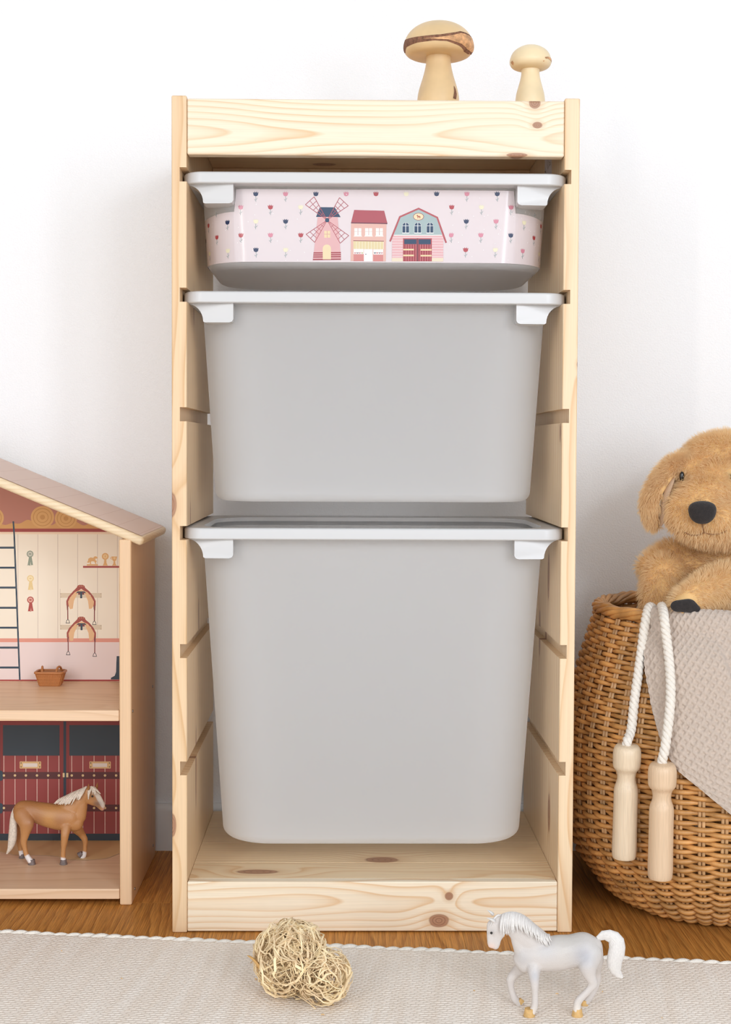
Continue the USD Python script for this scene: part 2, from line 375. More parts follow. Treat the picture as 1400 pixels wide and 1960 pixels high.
# ------------------------------------------------------------------ cotton rug
RUG0 = np.array([-.4052, -.0131, 0])
def rugp(u, v, z): return RUG0 + RUG_DIR * u + RUG_FWD * v + np.array([0, 0, z])
rug = thing('woven_rug', 'cream flat-woven cotton rug lying on the oak floor in the foreground', 'rug', RUG0)
U = np.linspace(-.55, 1.35, 191); V = np.r_[0, .0025, np.linspace(.01, 2.2, 120)]
G_ = np.array([[rugp(u, v, .0058 + .0007 * meshkit.noise(np.array([u * 25, v * 25, 1.0])) - (.002 if k == 0 else 0)) for v in np.atleast_1d(V[k])][0] for k, v in enumerate(V) for u in U]).reshape(len(V), len(U), 3)
top = loft(G_, closed=False); bot = (top[0] * [1, 1, 0] + [0, 0, .0003], top[1][:, ::-1])
edge = []
nV, nU = len(V), len(U)
per = [k for k in range(nU)] + [r * nU + nU - 1 for r in range(1, nV)] + [(nV - 1) * nU + k for k in range(nU - 2, -1, -1)] + [r * nU for r in range(nV - 2, 0, -1)]
o = len(top[0])
for a, b in zip(per, per[1:] + per[:1]): edge += [(a, b + o, b), (a, a + o, b + o)]
v, f = join([top, bot]); f = np.vstack([f, np.array(edge)])
if np.cross(v[f[0, 1]] - v[f[0, 0]], v[f[0, 2]] - v[f[0, 0]])[2] < 0: f = f[:, ::-1]
obj('weave', (v, f), M['rug'], rug, smooth=50)
strands = []
for s in range(2):                       # the twisted selvedge: two cords wound round each other
    t = np.arange(-.55, 1.35, .0017)
    ph = 2 * np.pi * t / .030 + s * np.pi
    strands.append(tube([rugp(a, .0005 + .0016 * math.cos(q), .0042 + .0014 * math.sin(q) + .0004 * math.sin(a * 70)) for a, q in zip(t, ph)], .0028 + .0003 * np.sin(ph * 1.0), 6))
obj('selvedge', join(strands), M['rugedge'], rug, smooth=60)

# ------------------------------------------------------------------ the pine storage frame
shelf = thing('toy_storage_unit', 'tall pine storage frame with grooved sides holding three white bins', 'storage unit', (0, .15, 0))
HW, TH, INS = .22, .0164, .0088
Z1, DZ, SH = .8334, .1288, .0152
for sgn, mt in ((-1, 'sideL'), (1, 'sideR')):
    p = rbox(HW - TH, HW, 0, .30, 0, .91, .0016, 2)
    for k in range(6):
        z = Z1 - DZ * k
        p = p - cube(HW - TH - .01, HW - INS, -.01, .31, z - SH, z)
    v, f, _ = meshkit.arrays(p)
    if sgn < 0: v = v * [-1, 1, 1]; f = f[:, ::-1]
    obj('side_panel', (v, f), M[mt], shelf, smooth=35)
XI = HW - TH - .0002
obj('front_rail', rbox(-XI, XI, .0004, .0164, .8472, .9071, .0022, 2), M['rail'], shelf)
obj('top_board', rbox(-XI, XI, .0166, .300, .8893, .9055, .0008), M['topboard'], shelf)
obj('back_rail', rbox(-XI, XI, .286, .300, .830, .8891, .0008), M['topboard'], shelf)
obj('plinth', rbox(-XI, XI, .0004, .0146, .0012, .0564, .0016, 2), M['plinth'], shelf)
for a, b in ((.0148, .0734), (.0737, .152), (.1523, .226), (.2263, .2995)):
    obj('bottom_plank', rbox(-XI, XI, a, b, .040, .0562, .0005), M['shelf'], shelf)
# paper label inside the right panel
lab = obj('paper_label', rbox(HW - TH - .0003, HW - TH, .095, .150, .840, .884, .0001), plain('label_paper', (.72, .66, .66), .6), shelf, label='small white paper label with black pen-like lines')
sh = Sheet(); rr = random.Random(3)
for k in range(9):
    x, y = rr.uniform(.100, .145), rr.uniform(.843, .880); pts = [(x, y)]
    for q in range(5): x = min(.148, max(.097, x + rr.uniform(-.006, .006))); y = min(.882, max(.842, y + rr.uniform(-.006, .006))); pts.append((x, y))
    sh.add(affinity.scale(line(pts, .0006), 1000, 1000, origin=(0, 0)), '3a3238')
(mv, mf), mc = sh.build(lambda v: np.stack([np.full(len(v), HW - TH - .00045), v[:, 0] / 1000, v[:, 1] / 1000], 1))
obj('label_print', (mv, mf), M['print'], lab, smooth=False, colors=mc)

# ------------------------------------------------------------------ plastic bins
def rrect(hw, y0, y1, rc, z, nc=14):
    """A rounded rectangle ring: starts at the middle of the front, goes right."""
    pts = [(0, y0), (hw * .5, y0)]
    for cx, cy, a0 in ((hw - rc, y0 + rc, -90), (hw - rc, y1 - rc, 0), (-hw + rc, y1 - rc, 90), (-hw + rc, y0 + rc, 180)):
        for k in range(nc + 1):
            a = math.radians(a0 + 90 * k / nc); pts.append((cx + rc * math.cos(a), cy + rc * math.sin(a)))
        if a0 == 0: pts.append((0, y1))
    pts.append((-hw * .5, y0))
    return np.array([(x, y, z) for x, y in pts])

RC = .057
def bin_dims(z, ztop):                   # half width, front, back of the body at height z
    d = ztop - z
    return .1955 - .063 * d, .0285 + .055 * d, .270 - .055 * d

def make_bin(label, k, H, grips=True):
    zb = Z1 - DZ * k - SH + .0002; zt = zb + .0126
    t = thing('storage_bin', label, 'storage bin', (0, .15, zt - H))
    z0 = zt - H
    rings = []
    def ring(z, off=0.0, fil=0.0):
        hw, a, b = bin_dims(z, zt); return rrect(hw - off - fil, a + off + fil, b - off - fil, max(RC - off - fil, .01), z)
    fr = .010
    for q in np.linspace(0, 1, 7):       # bottom fillet
        ang = q * math.pi / 2
        rings.append(ring(z0 + fr * (1 - math.cos(ang)), 0, fr * (1 - math.sin(ang))))
    for z in np.linspace(z0 + fr, zt - .002, 12)[1:]: rings.append(ring(z))
    outer = loft(rings, cap0=True)
    inner = []
    for z in np.linspace(zt - .002, z0 + .006, 8): inner.append(ring(z, .0022))
    body = loft(rings + inner, cap0=True, cap1=True)
    obj('bin_body', body, M['plastic_body'], t, smooth=40)
    hw, a, b = bin_dims(zt, zt)
    R = []
    prof = [(-.0022, zb + .0016, 0), (-.0022, zb, 0), (1, zb, -.0010), (1, zb + .0010, 0), (1, zt - .0022, 0), (1, zt - .0007, -.0007), (1, zt, -.0022), (.35, zt - .0002, 0), (-.0022, zt - .0012, 0), (-.0030, zt - .006, 0)]
    for o_, z, dd in prof:
        if o_ > .5 or o_ == .35:
            q = 1.0 if o_ == 1 else .35
            oo = rrect(.2098 + dd, .0075 - dd, .292 + dd, .024 + dd, z); ii = rrect(hw, a, b, RC, z)
            R.append(ii + (oo - ii) * q)
        else: R.append(rrect(hw + o_, a - o_, b + o_, RC + o_, z))
    obj('rim', loft(R), M['plastic'], t, smooth=40)
    if grips:
        for s in (-1, 1):
            pr = [(.1545, zb + .001), (.1545, zb - .0175), (.1560, zb - .0200), (.159, zb - .0210), (.1855, zb - .0210)]
            for q in np.linspace(0, 1, 9):
                an = q * math.pi / 2
                pr.append((.2070 - .0195 * math.cos(an), zb - .0200 + .0200 * math.sin(an)))
            pr.append((.2070, zb + .001))
            g_ = m3.CrossSection([[(x, z) for x, z in pr]], m3.FillRule.Positive) if False else m3.CrossSection([pr[::-1]], m3.FillRule.NonZero)
            e = g_.extrude(.030)
            v, f, _ = meshkit.arrays(e)
            yy = .0125 + v[:, 2]
            yy = yy + .010 * smoothstep(v[:, 0], .168, .206) ** 2 * (v[:, 2] < .001)
            v = np.stack([v[:, 0] * s, yy, v[:, 1]], 1)
            if s > 0: f = f[:, ::-1]
            tri = trimesh.Trimesh(v, f, process=False)
            if tri.volume < 0: f = f[:, ::-1]
            obj('corner_grip', (v, f), M['plastic'], t, smooth=40)
    return t, zb, zt, z0
b1, zb1, zt1, z01 = make_bin('shallow white plastic bin with pink village sticker, top of the frame', 0, .100)
make_bin('medium-deep plain white plastic bin in the middle of the frame', 1, .2302)
make_bin('tallest plain white plastic bin, lowest in the frame', 3, .362)

# sticker of the top bin: s runs along the bin's front and round its corners, z is the height
def on_bin(s, z, off):
    s, z = np.asarray(s, float), np.asarray(z, float)
    hw, a, b = bin_dims(z, zt1); sg, q = np.sign(s), np.abs(s); fl = hw - RC
    an = np.clip((q - fl) / RC, 0, math.pi / 2); ex = np.maximum(q - fl - RC * math.pi / 2, 0)
    x = np.minimum(q, fl) + (RC + off) * np.sin(an); y = a + RC - (RC + off) * np.cos(an) + ex
    return np.stack([sg * x, y, z], -1)
SZ0, SZ1 = .7372, .8160
S = np.unique(np.r_[np.linspace(-.250, .250, 161), -.1555, .1555]); rows = []
for q in np.linspace(0, 1, 16):
    ztop = np.where(np.abs(S) < .1553, SZ1, .7918 - .004 * smoothstep(np.abs(S), .157, .215))
    rows.append(on_bin(S, SZ0 + (ztop - SZ0) * q, .0003))
v, f = loft(np.array(rows), closed=False)
sticker = obj('sticker', (v, f), plain('sticker_pink', hexc('d5c9ca'), .17), b1, smooth=40, label='pale pink printed sticker wrapped round the front')
def flat_s(v, off):                      # photo pixels on the bin's front to sticker coordinates
    p = np.array([at(x, y, Y=.031) for x, y in v]); return on_bin(p[:, 0], p[:, 2], off)
def crop4(v): return flat_s(np.stack([570 + v[:, 0] / 4.6667, 360 + v[:, 1] / 4.6667], 1), .0006)
RED, NAVY, PINK, CREAM, ROSE, SAGE = 'b4555a', '22405f', 'dd8ea0', 'f3eccb', 'e6b4b4', 'a9bcbc'
sh = Sheet(); rr = random.Random(5)
def tulip(cx, cy, col, k):
    n0 = len(sh.items); tulip_(cx, cy, col); sh.items[n0:] = [(affinity.scale(p, 1.18, 1.12, origin=(cx, cy)), c) for p, c in sh.items[n0:]]
def tulip_(cx, cy, col):
    lean = rr.uniform(-.6, .6)
    sh.add(line([(cx, cy), (cx + lean, cy + 13)], .9), 'aab3b3')
    sh.add(Polygon([(cx + lean * .5, cy + 9), (cx + 3.4, cy + 6), (cx + 1.2, cy + 9.5)]), 'aab3b3'); sh.add(Polygon([(cx + lean * .5, cy + 10), (cx - 3, cy + 8), (cx - 1, cy + 11)]), 'aab3b3')
    sh.add(Polygon([(cx - 4.4, cy - 3.6), (cx - 2.4, cy - 1.8), (cx - 1.8, cy - 4.6), (cx, cy - 2.2), (cx + 1.8, cy - 4.6), (cx + 2.4, cy - 1.8), (cx + 4.4, cy - 3.6), (cx + 3.4, cy + 2), (cx + 1.2, cy + 3.6), (cx - 1.2, cy + 3.6), (cx - 3.4, cy + 2)]), col)
rowsT = [(372, 0, {490: 'N', 547: 'P', 605: 'N', 663: 'P', 720: 'R', 778: 'Y', 836: 'N', 894: 'P', 952: 'N'}),
         (397, 1, {347: 'P', 405: 'R', 461: 'P', 518: 'R', 576: 'Y', 865: 'R', 922: 'Y', 979: 'P', 1037: 'N', 1095: 'R'}),
         (424, 0, {375: 'R', 433: 'N', 490: 'Y', 547: 'N', 893: 'N', 950: 'P', 1008: 'Y', 1066: 'R', 1120: 'N'}),
         (450, 1, {347: 'N', 405: 'R', 461: 'R', 518: 'P', 576: 'R', 864: 'P', 921: 'P', 979: 'N', 1037: 'R', 1095: 'N'}),
         (478, 0, {375: 'Y', 433: 'Y', 490: 'N', 547: 'Y', 892: 'R', 949: 'Y', 1006: 'P', 1064: 'Y', 1120: 'R'})]
for y, _, d in rowsT:
    for x, c in d.items(): tulip(x, y, {'N': '2b3a5c', 'P': PINK, 'R': 'b8484f', 'Y': CREAM}[c], 0)
for k in range(110):
    sh.add(circ(rr.uniform(360, 1080), rr.uniform(404 if k % 3 else 365, 500), .9), 'faf4f4')
def tul_place(v):
    x = np.clip(v[:, 0], 460, 990); p = np.array([at(a, b, Y=.031) for a, b in zip(x, v[:, 1])]); p[:, 0] += (v[:, 0] - x) / 1727.0
    return on_bin(p[:, 0], p[:, 2], .0005)
keep = sbox(447, 362, 990, 504).union(sbox(340, 402, 1110, 504)).difference(sbox(584, 376, 860, 504))
mm, mc = sh.build(tul_place, keep, .82)
obj('tulip_pattern', mm, M['print'], sticker, smooth=False, colors=mc, label='small red, pink, navy and cream tulips')
# windmill
sh = Sheet()
sh.add([(180, 258), (358, 258), (388, 632), (136, 643)], ROSE)
for y in (572, 590, 608, 630): sh.add(Polygon([(143 - (y - 572) * .1, y), (386, y - 3), (387, y + 9), (141 - (y - 572) * .1, y + 12)]), 'a8454d')
sh.add([(200, 172), (332, 174), (384, 260), (165, 258)], NAVY)
sh.add(rect(238, 382, 291, 442), 'f0d9ac'); sh.add(rect(262, 382, 266, 442), 'd99a98'); sh.add(rect(238, 409, 291, 413), 'd99a98')
sh.add(rect(224, 540, 298, 634).union(circ(261, 540, 37)), 'f1dcb1')
HUBP = np.array([264, 287])
for A_, B_ in (((70, 150), (148, 80)), ((375, 88), (452, 160)), ((76, 412), (153, 484)), ((457, 424), (380, 492))):
    A_, B_ = np.array(A_), np.array(B_); W_ = 5
    sh.add(line([HUBP, A_], W_), 'b0505a'); sh.add(line([HUBP, B_], W_), 'b0505a'); sh.add(line([HUBP, (A_ + B_) / 2], W_ - 1), 'b0505a')
    for q in (.30, .48, .64, .82, 1.0): sh.add(line([HUBP + (A_ - HUBP) * q, HUBP + (B_ - HUBP) * q], W_ - (0 if q == 1 else 1)), 'b0505a')
sh.add(circ(264, 287, 19), '1f4462')
mm, mc = sh.build(crop4, gain=.82); obj('windmill_print', mm, M['print'], sticker, smooth=False, colors=mc, label='printed pink windmill with red sails')
# shop house
sh = Sheet()
sh.add([(478, 316), (794, 320), (788, 652), (474, 649)], 'e8b9ab'); sh.add([(506, 197), (773, 204), (802, 314), (478, 308)], 'b2505a'); sh.add([(478, 306), (802, 313), (801, 322), (477, 315)], '6c3346')
for x in (507, 603, 699):
    sh.add(rect(x, 358, x + 63, 426), 'f6f3ec'); sh.add(rect(x - 5, 424, x + 68, 432), 'f6f3ec'); sh.add(rect(x + 30, 358, x + 34, 420), 'd99a98'); sh.add(rect(x, 386, x + 63, 389), 'd9c4bf')
sh.add([(498, 468), (771, 471), (768, 545), (498, 541)], 'e8d6a6')
for x in range(522, 770, 27): sh.add(rect(x, 476, x + 4, 543), 'f4ead0')
sh.add([(498, 466), (771, 470), (771, 476), (498, 472)], '8d4350')
sh.add(rect(500, 542, 590, 588), 'f4f1ec'); sh.add(rect(676, 545, 765, 592), 'f4f1ec'); sh.add(rect(500, 588, 590, 650), 'd98a85'); sh.add(rect(676, 592, 765, 652), 'd98a85')
sh.add(rect(593, 544, 670, 652), 'f7f5f3'); sh.add(circ(610, 589, 4), '3a2a33')
for x, c in ((514, 'c77d86'), (535, '8a6a74'), (555, 'c77d86'), (577, 'b9b46f'), (691, '39445f'), (711, 'c0525a'), (733, '8a6a74'), (753, 'c77d86')): sh.add(Polygon([(x - 10, 572), (x, 575), (x + 10, 572), (x + 5, 583), (x - 5, 583)]), c)
mm, mc = sh.build(crop4, gain=.82); obj('shop_print', mm, M['print'], sticker, smooth=False, colors=mc, label='printed pink shop house with red roof')
# barn
sh = Sheet()
sh.add([(846, 424), (1303, 424), (1303, 654), (842, 650)], 'e9b6b8')
for y in range(440, 630, 24): sh.add(rect(845, y, 1303, y + 4), 'f3e3e1')
sh.add(rect(842, 622, 1303, 653), 'efe0c4')
sh.add([(1082, 192), (1245, 266), (1290, 420), (862, 418), (918, 262)], SAGE); sh.add(rect(860, 417, 1292, 424), 'f6f0e8')
roof = [(826, 476), (914, 258), (1081, 185), (1247, 264), (1328, 488)]
sh.add(line(roof, 15), 'b9565c')
sh.add(affinity.scale(circ(1080, 256, 33), 1.46, 1.0), '97474a'); sh.add(affinity.scale(circ(1080, 256, 29), 1.5, 1.0), 'f3dfb5')
sh.add(Polygon([(1063, 243), (1072, 240), (1078, 250), (1092, 250), (1098, 256), (1095, 271), (1090, 271), (1088, 261), (1078, 261), (1076, 271), (1071, 271), (1071, 256), (1066, 252)]), 'b2604a')
for x in (937, 1045, 1154):
    w = rect(x, 335, x + 58, 397).union(affinity.scale(circ(x + 29, 337, 27), 1.07, 1)); sh.add(w.buffer(2), 'f1efec'); sh.add(w, '1f3f60')
    sh.add(rect(x + 26, 310, x + 32, 397), 'e9ecec'); sh.add(rect(x, 335, x + 58, 340), 'e9ecec'); sh.add(rect(x - 3, 397, x + 62, 404), 'f6f3ee')
sh.add(rect(942, 448, 1200, 652), 'b04c52'); sh.add(rect(953, 457, 1063, 499), '1f3f60'); sh.add(rect(1081, 457, 1190, 501), '1f3f60')
for x0 in (955, 1083):
    for k in range(5): sh.add(rect(x0 + k * 22, 502, x0 + k * 22 + 11, 650), 'a03840'); sh.add(rect(x0 + k * 22 + 12, 502, x0 + k * 22 + 16, 650), 'd98088')
sh.add(rect(1065, 448, 1078, 652), '7d3a44')
for y in (541, 593): sh.add(rect(944, y, 1040, y + 14), 'f0d9a8'); sh.add(rect(1100, y + 2, 1198, y + 16), 'f0d9a8')
mm, mc = sh.build(crop4, gain=.82); obj('barn_print', mm, M['print'], sticker, smooth=False, colors=mc, label='printed barn with sage gable and red doors')

# ------------------------------------------------------------------ wooden mushrooms on the top board
TOP = .9055
def mushroom(label, c, cap_r, cap_z, stem, cap_prof, mt, big):
    t = thing('wooden_mushroom', label, 'wooden mushroom', (c[0], c[1], TOP))
    cp = np.array(resample(np.c_[np.array(cap_prof), np.zeros(len(cap_prof))], 40))[:, :2]
    capm = lathe([(max(r, 1e-4), z) for r, z in cp], 64, (c[0], c[1], 0))
    obj('cap', capm, mt, t, smooth=60)
    sp = np.array(resample(np.c_[np.array(stem), np.zeros(len(stem))], 24))[:, :2]
    st = lathe([(max(r, 1e-4), z) for r, z in sp], 48, (c[0], c[1], 0))
    obj('stem', st, mt, t, smooth=60)
    def patch(name, poly, m, off, prof):            # bark left on the turned surface: polygon in (degrees round, height)
        zs, rs = prof[:, 1], prof[:, 0]
        poly = Polygon(poly).buffer(0); x0, y0, x1, y1 = poly.bounds
        cells = []
        nx, nz = max(3, int((x1 - x0) / 2)), 14
        for i in range(nx):
            for k in range(nz):
                q = sbox(x0 + (x1 - x0) * i / nx, y0 + (y1 - y0) * k / nz, x0 + (x1 - x0) * (i + 1) / nx, y0 + (y1 - y0) * (k + 1) / nz).intersection(poly)
                for gm in getattr(q, 'geoms', [q]):
                    if gm.geom_type == 'Polygon' and gm.area > 1e-9: cells.append(trimesh.creation.triangulate_polygon(gm, engine='earcut'))
        v, f = join([(np.c_[a, np.zeros(len(a))], b) for a, b in cells])
        def lift(o):
            o_ = np.argsort(zs); th = np.radians(v[:, 0]); z = v[:, 1]
            for _ in range(8): rad = np.interp(z, zs[o_], rs[o_]) + o; z = .5 * z + .5 * (v[:, 1] - .24 * rad * np.cos(th))
            return np.stack([c[0] + rad * np.sin(th), c[1] - rad * np.cos(th), z], 1)
        a = lift(off); fa = f.copy()
        n = np.cross(a[fa[:, 1]] - a[fa[:, 0]], a[fa[:, 2]] - a[fa[:, 0]])
        out = a[fa[:, 0]] - np.array([c[0], c[1], 0]); out[:, 2] = 0
        fl = (n * out).sum(1) < 0; fa[fl] = fa[fl][:, ::-1]
        obj(name, (a, fa), m, t, smooth=True)
    outer = cp[np.argmin(np.abs(cp[:, 1] - cp[:, 1].min())):] if False else cp
    return t, patch, cp, sp
# large: the widest ring of the cap lies at cap_z
c1 = (.0722, .085); k1 = .000597
def Z(py): return at(840, py, Y=.085)[2]
def Z2(py): return at(1015, py, Y=.075)[2]
capL = [(.0005, Z(109)), (.014, Z(109.5)), (.028, Z(109)), (.0352, Z(106)), (.0390, Z(98)), (.0397, Z(90)), (.0376, Z(76)), (.0315, Z(61)), (.0210, Z(49.5)), (.0095, Z(44.2)), (.0005, Z(43))]
stemL = [(.0005, TOP), (.0235, TOP + .0002), (.0243, TOP + .004), (.0236, Z(188)), (.0212, Z(168)), (.0172, Z(146)), (.0147, Z(128)), (.0140, Z(115)), (.0142, Z(108)), (.0005, Z(107))]
t, patch, cp, sp = mushroom('larger wooden mushroom with bark band round its cap, on the frame', c1, .04, 0, stemL, capL, M['maple'], True)
oc = cp[np.argmax(cp[:, 0]) - 8:]
h = lambda py: Z(py)
patch('bark_band', [(-100, h(79)), (-75, h(77)), (-40, h(73)), (0, h(69)), (25, h(64.5)), (36, h(62)), (50, h(64)), (80, h(72)), (100, h(80)), (100, h(104)), (75, h(104)), (55, h(100)), (35, h(90)), (10, h(81.5)), (-10, h(80.5)), (-40, h(84)), (-70, h(92)), (-88, h(102)), (-100, h(102))], M['bark'], .0003, oc)
patch('bare_bast', [(-30, h(77)), (-5, h(74.5)), (20, h(70)), (36, h(65.5)), (48, h(67)), (76, h(74)), (98, h(82)), (98, h(100)), (75, h(100)), (55, h(95)), (37, h(86)), (12, h(78.5)), (-10, h(77.5))], M['bast'], .0006, oc)
patch('bark_scar', [(40, h(188)), (46, h(176)), (50, h(164)), (56, h(170)), (58, h(180)), (52, h(190))], M['bark'], .0004, sp[2:])
c2 = (.1756, .075)
capS = [(.0005, Z2(133)), (.011, Z2(133.5)), (.0170, Z2(132)), (.0214, Z2(128)), (.0234, Z2(121)), (.0230, Z2(113)), (.0202, Z2(102)), (.0150, Z2(94)), (.008, Z2(88.5)), (.0005, Z2(86.8))]
stemS = [(.0005, TOP), (.0163, TOP + .0002), (.0170, TOP + .004), (.0163, Z2(186)), (.0135, Z2(166)), (.0108, Z2(148)), (.0102, Z2(138)), (.0104, Z2(132)), (.0005, Z2(131))]
t, patch, cp, sp = mushroom('smaller pale wooden mushroom, standing on the frame near its right side', c2, .03, 0, stemS, capS, M['maple_pale'], False)
oc = cp[np.argmax(cp[:, 0]) - 8:]; h = lambda py: Z2(py)
patch('bark_fleck', [(35, h(110)), (50, h(109)), (70, h(112)), (88, h(118)), (88, h(122)), (70, h(117)), (50, h(113)), (38, h(113))], M['bast'], .0003, oc)
patch('bark_fleck', [(-78, h(120)), (-66, h(117)), (-62, h(121)), (-72, h(126))], M['bast'], .0003, oc)
patch('bark_fleck', [(30, h(117)), (36, h(116.5)), (36, h(118)), (31, h(118.5))], M['bast'], .0003, oc)
# ------------------------------------------------------------------ doll's stable: pine house at the left
HX0, HX1, HY0, HY1 = -.892, -.2782, .0916, .298
house = thing('doll_house', 'wooden doll stable with pitched roof and printed inside walls, left of the frame', 'doll house', ((HX0 + HX1) / 2, .195, 0))
AX = (HX0 + HX1) / 2; SLOPE = .4145
def roof_z(x, top=False): return .4290 + SLOPE * (AX - (-.2645)) * -1 * (abs(x - AX) / abs(-.2645 - AX) - 1) + (0 if top else -.0118)
for s in (1, -1):
    x0, x1 = (HX1 - .0142, HX1) if s > 0 else (HX0, HX0 + .0142)
    p = rbox(x0, x1, HY0, .2925, 0, .4262, .0022, 2)
    v, f, _ = meshkit.arrays(p)
    obj('side_wall', (v, f), M['spruce_up'], house, smooth=40)
    th = math.atan(SLOPE)
    L_ = (AX + .2600 * 0 - 0) ; tip = (-.2622 - AX)
    r = rbox(-.010, tip / math.cos(th) , .0916 - .1, .2925 - .1, -.0118 * math.cos(th), 0, .0045, 2)
    v, f, _ = meshkit.arrays(r)
    # the board runs down from the ridge
    zr = .4290 + SLOPE * (-.2645 - AX)
    vv = np.stack([AX + s * (v[:, 0] * math.cos(th) + v[:, 2] * math.sin(th)), v[:, 1] + .1, zr - v[:, 0] * math.sin(th) + v[:, 2] * math.cos(th)], 1)
    if s < 0: f = f[:, ::-1]
    rb_ = obj('roof_board', (vv, f), M['spruce'], house, smooth=40)
    # laminated print on the roof's top: dusty pink with dotted shingle seams
    sh = Sheet(); Lr = tip / math.cos(th)
    sh.add(rect(0, 0, (Lr - .005) * 1000, 196), 'dcc2b4')
    for q in np.arange(.022, Lr, .0265):
        for k in range(0, 196, 5): sh.add(rect(q * 1000, k, q * 1000 + .8, k + 3), 'c49f90')
    def on_roof(v, s=s):
        a, y = v[:, 0] / 1000, v[:, 1] / 1000 + .0940
        return np.stack([AX + s * (a * math.cos(th) + .0003 * math.sin(th)), y, zr - a * math.sin(th) + .0003 * math.cos(th)], 1)
    mm, mc = sh.build(on_roof)
    if s < 0: mm = (mm[0], mm[1])
    n = np.cross(mm[0][mm[1][:, 1]] - mm[0][mm[1][:, 0]], mm[0][mm[1][:, 2]] - mm[0][mm[1][:, 0]])
    fl = n[:, 2] < 0; mm[1][fl] = mm[1][fl][:, ::-1]
    obj('roof_print', mm, M['wallprint'], rb_, smooth=False, colors=mc, label='dusty pink roof print with dotted seams')
WI0, WI1 = HX0 + .0144, HX1 - .0144
obj('shelf', rbox(WI0, WI1, .0922, .2915, .2152, .228, .0015, 2), M['spruce_board'], house)
obj('bottom_board', rbox(WI0, WI1, .0922, .2915, .0068, .019, .0015, 2), M['spruce_board'], house)
gable = Polygon([(HX0, .0068), (HX1 - .002, .0068), (HX1 - .002, .412), (AX, zr - .016), (HX0, .412)])
bp = trimesh.creation.extrude_polygon(gable, .004, engine='earcut')
back = obj('back_panel', (np.stack([bp.vertices[:, 0], .2964 - bp.vertices[:, 2], bp.vertices[:, 1]], 1), bp.faces), M['spruce_board'], house)
YB = .2921
def crop5(v): return np.array([at(x / 4.1176, 860 + y / 4.1176, Y=YB) for x, y in v])
def crop6(v): return np.array([at(x / 3.7696, 1280 + y / 3.7696, Y=YB) for x, y in v])
RD, SL = '9c3f38', '364553'
sh = Sheet()                              # upper wallpaper
XL = -3000
sh.add(rect(XL, 240, 985, 1835), 'efe3cf')
sh.add(rect(XL, 240, 985, 652), 'b67a68')
hay = [(XL, 640), (XL, 590)] + [(x, 578 + 9 * math.sin(x * .05) + 14 * math.sin(x * .021)) for x in range(XL + 20, 985, 18)] + [(985, 640)]
sh.add(hay, 'cf9a5c')
for x, y, r in ((335, 535, 92), (520, 545, 88), (-60, 540, 90), (-260, 545, 85)):
    for q, c in ((1, 'd6a465'), (.82, 'c48f50'), (.74, 'd6a465'), (.52, 'c48f50'), (.45, 'd6a465'), (.22, 'c48f50')): sh.add(affinity.scale(circ(x, y, r * q), 1, .95), c)
sh.add(rect(XL, 625, 985, 651), RD); sh.add(rect(XL, 651, 985, 669), 'ead0b4')
for x in range(-2999, 985, 157): sh.add(rect(x - 2, 669, x + 1, 1490), 'cdbcae'); sh.add(rect(x + 2, 669, x + 4, 1490), 'd9cabb')
sh.add(rect(XL, 1490, 985, 1520), 'dc9480'); sh.add(rect(XL, 1520, 985, 1818), 'e6d2cc'); sh.add(rect(XL, 1815, 985, 1835), 'a83f3a')
# ladder
sh.add(line([(105, 568), (112, 672), (156, 1818)], 13), SL); sh.add(line([(-165, 568), (-172, 672), (-216, 1818)], 13), SL)
for k, y in enumerate((775, 933, 1090, 1249, 1406, 1563, 1720)): sh.add(rect(-178 - k * 6, y - 8, 118 + k * 6, y + 8), SL)
# rosettes
for y, c, ci, x in ((825, '8d9683', 'c3bfb0', 237), (1018, 'e3c88e', 'efdcb0', 240), (1187, 'ac4a42', 'dba493', 240)):
    sh.add(Polygon([(x - 8, y + 18), (x - 20, y + 92), (x - 10, y + 88), (x + 2, y + 94), (x + 6, y + 20)]), c); sh.add(Polygon([(x - 2, y + 18), (x + 8, y + 92), (x + 16, y + 86), (x + 24, y + 90), (x + 12, y + 18)]), c)
    pts = [(x + (28 if k % 2 else 25) * math.cos(k * math.pi / 16), y + (28 if k % 2 else 25) * math.sin(k * math.pi / 16)) for k in range(32)]
    sh.add(Polygon(pts), c); sh.add(circ(x, y, 19), ci); sh.add(affinity.scale(circ(x, y, 8), 1.3, .7), c)
# trophy shelf
sh.add(rect(655, 919, 985, 934), 'a2413a'); TR = 'dcab6e'
sh.add(rect(685, 906, 772, 917), TR)
sh.add(Polygon([(697, 862), (715, 852), (735, 856), (742, 846), (757, 843), (770, 852), (766, 862), (754, 860), (752, 874), (764, 882), (756, 892), (762, 904), (752, 904), (744, 884), (722, 882), (716, 892), (720, 905), (709, 905), (706, 886), (698, 896), (686, 890), (694, 880)]), TR)
sh.add(circ(830, 844, 27), TR); sh.add(circ(830, 844, 17), 'e9c690'); sh.add(Polygon([(822, 868), (838, 868), (840, 895), (850, 917), (810, 917), (820, 895)]), TR); sh.add(rect(826, 836, 834, 852), TR)
sh.add(Polygon([(880, 845), (924, 845), (918, 872), (908, 882), (910, 900), (920, 917), (884, 917), (894, 900), (896, 882), (886, 872)]), TR); sh.add(circ(880, 858, 10).difference(circ(880, 858, 5)), TR); sh.add(circ(903, 858, 9), 'e9c690')
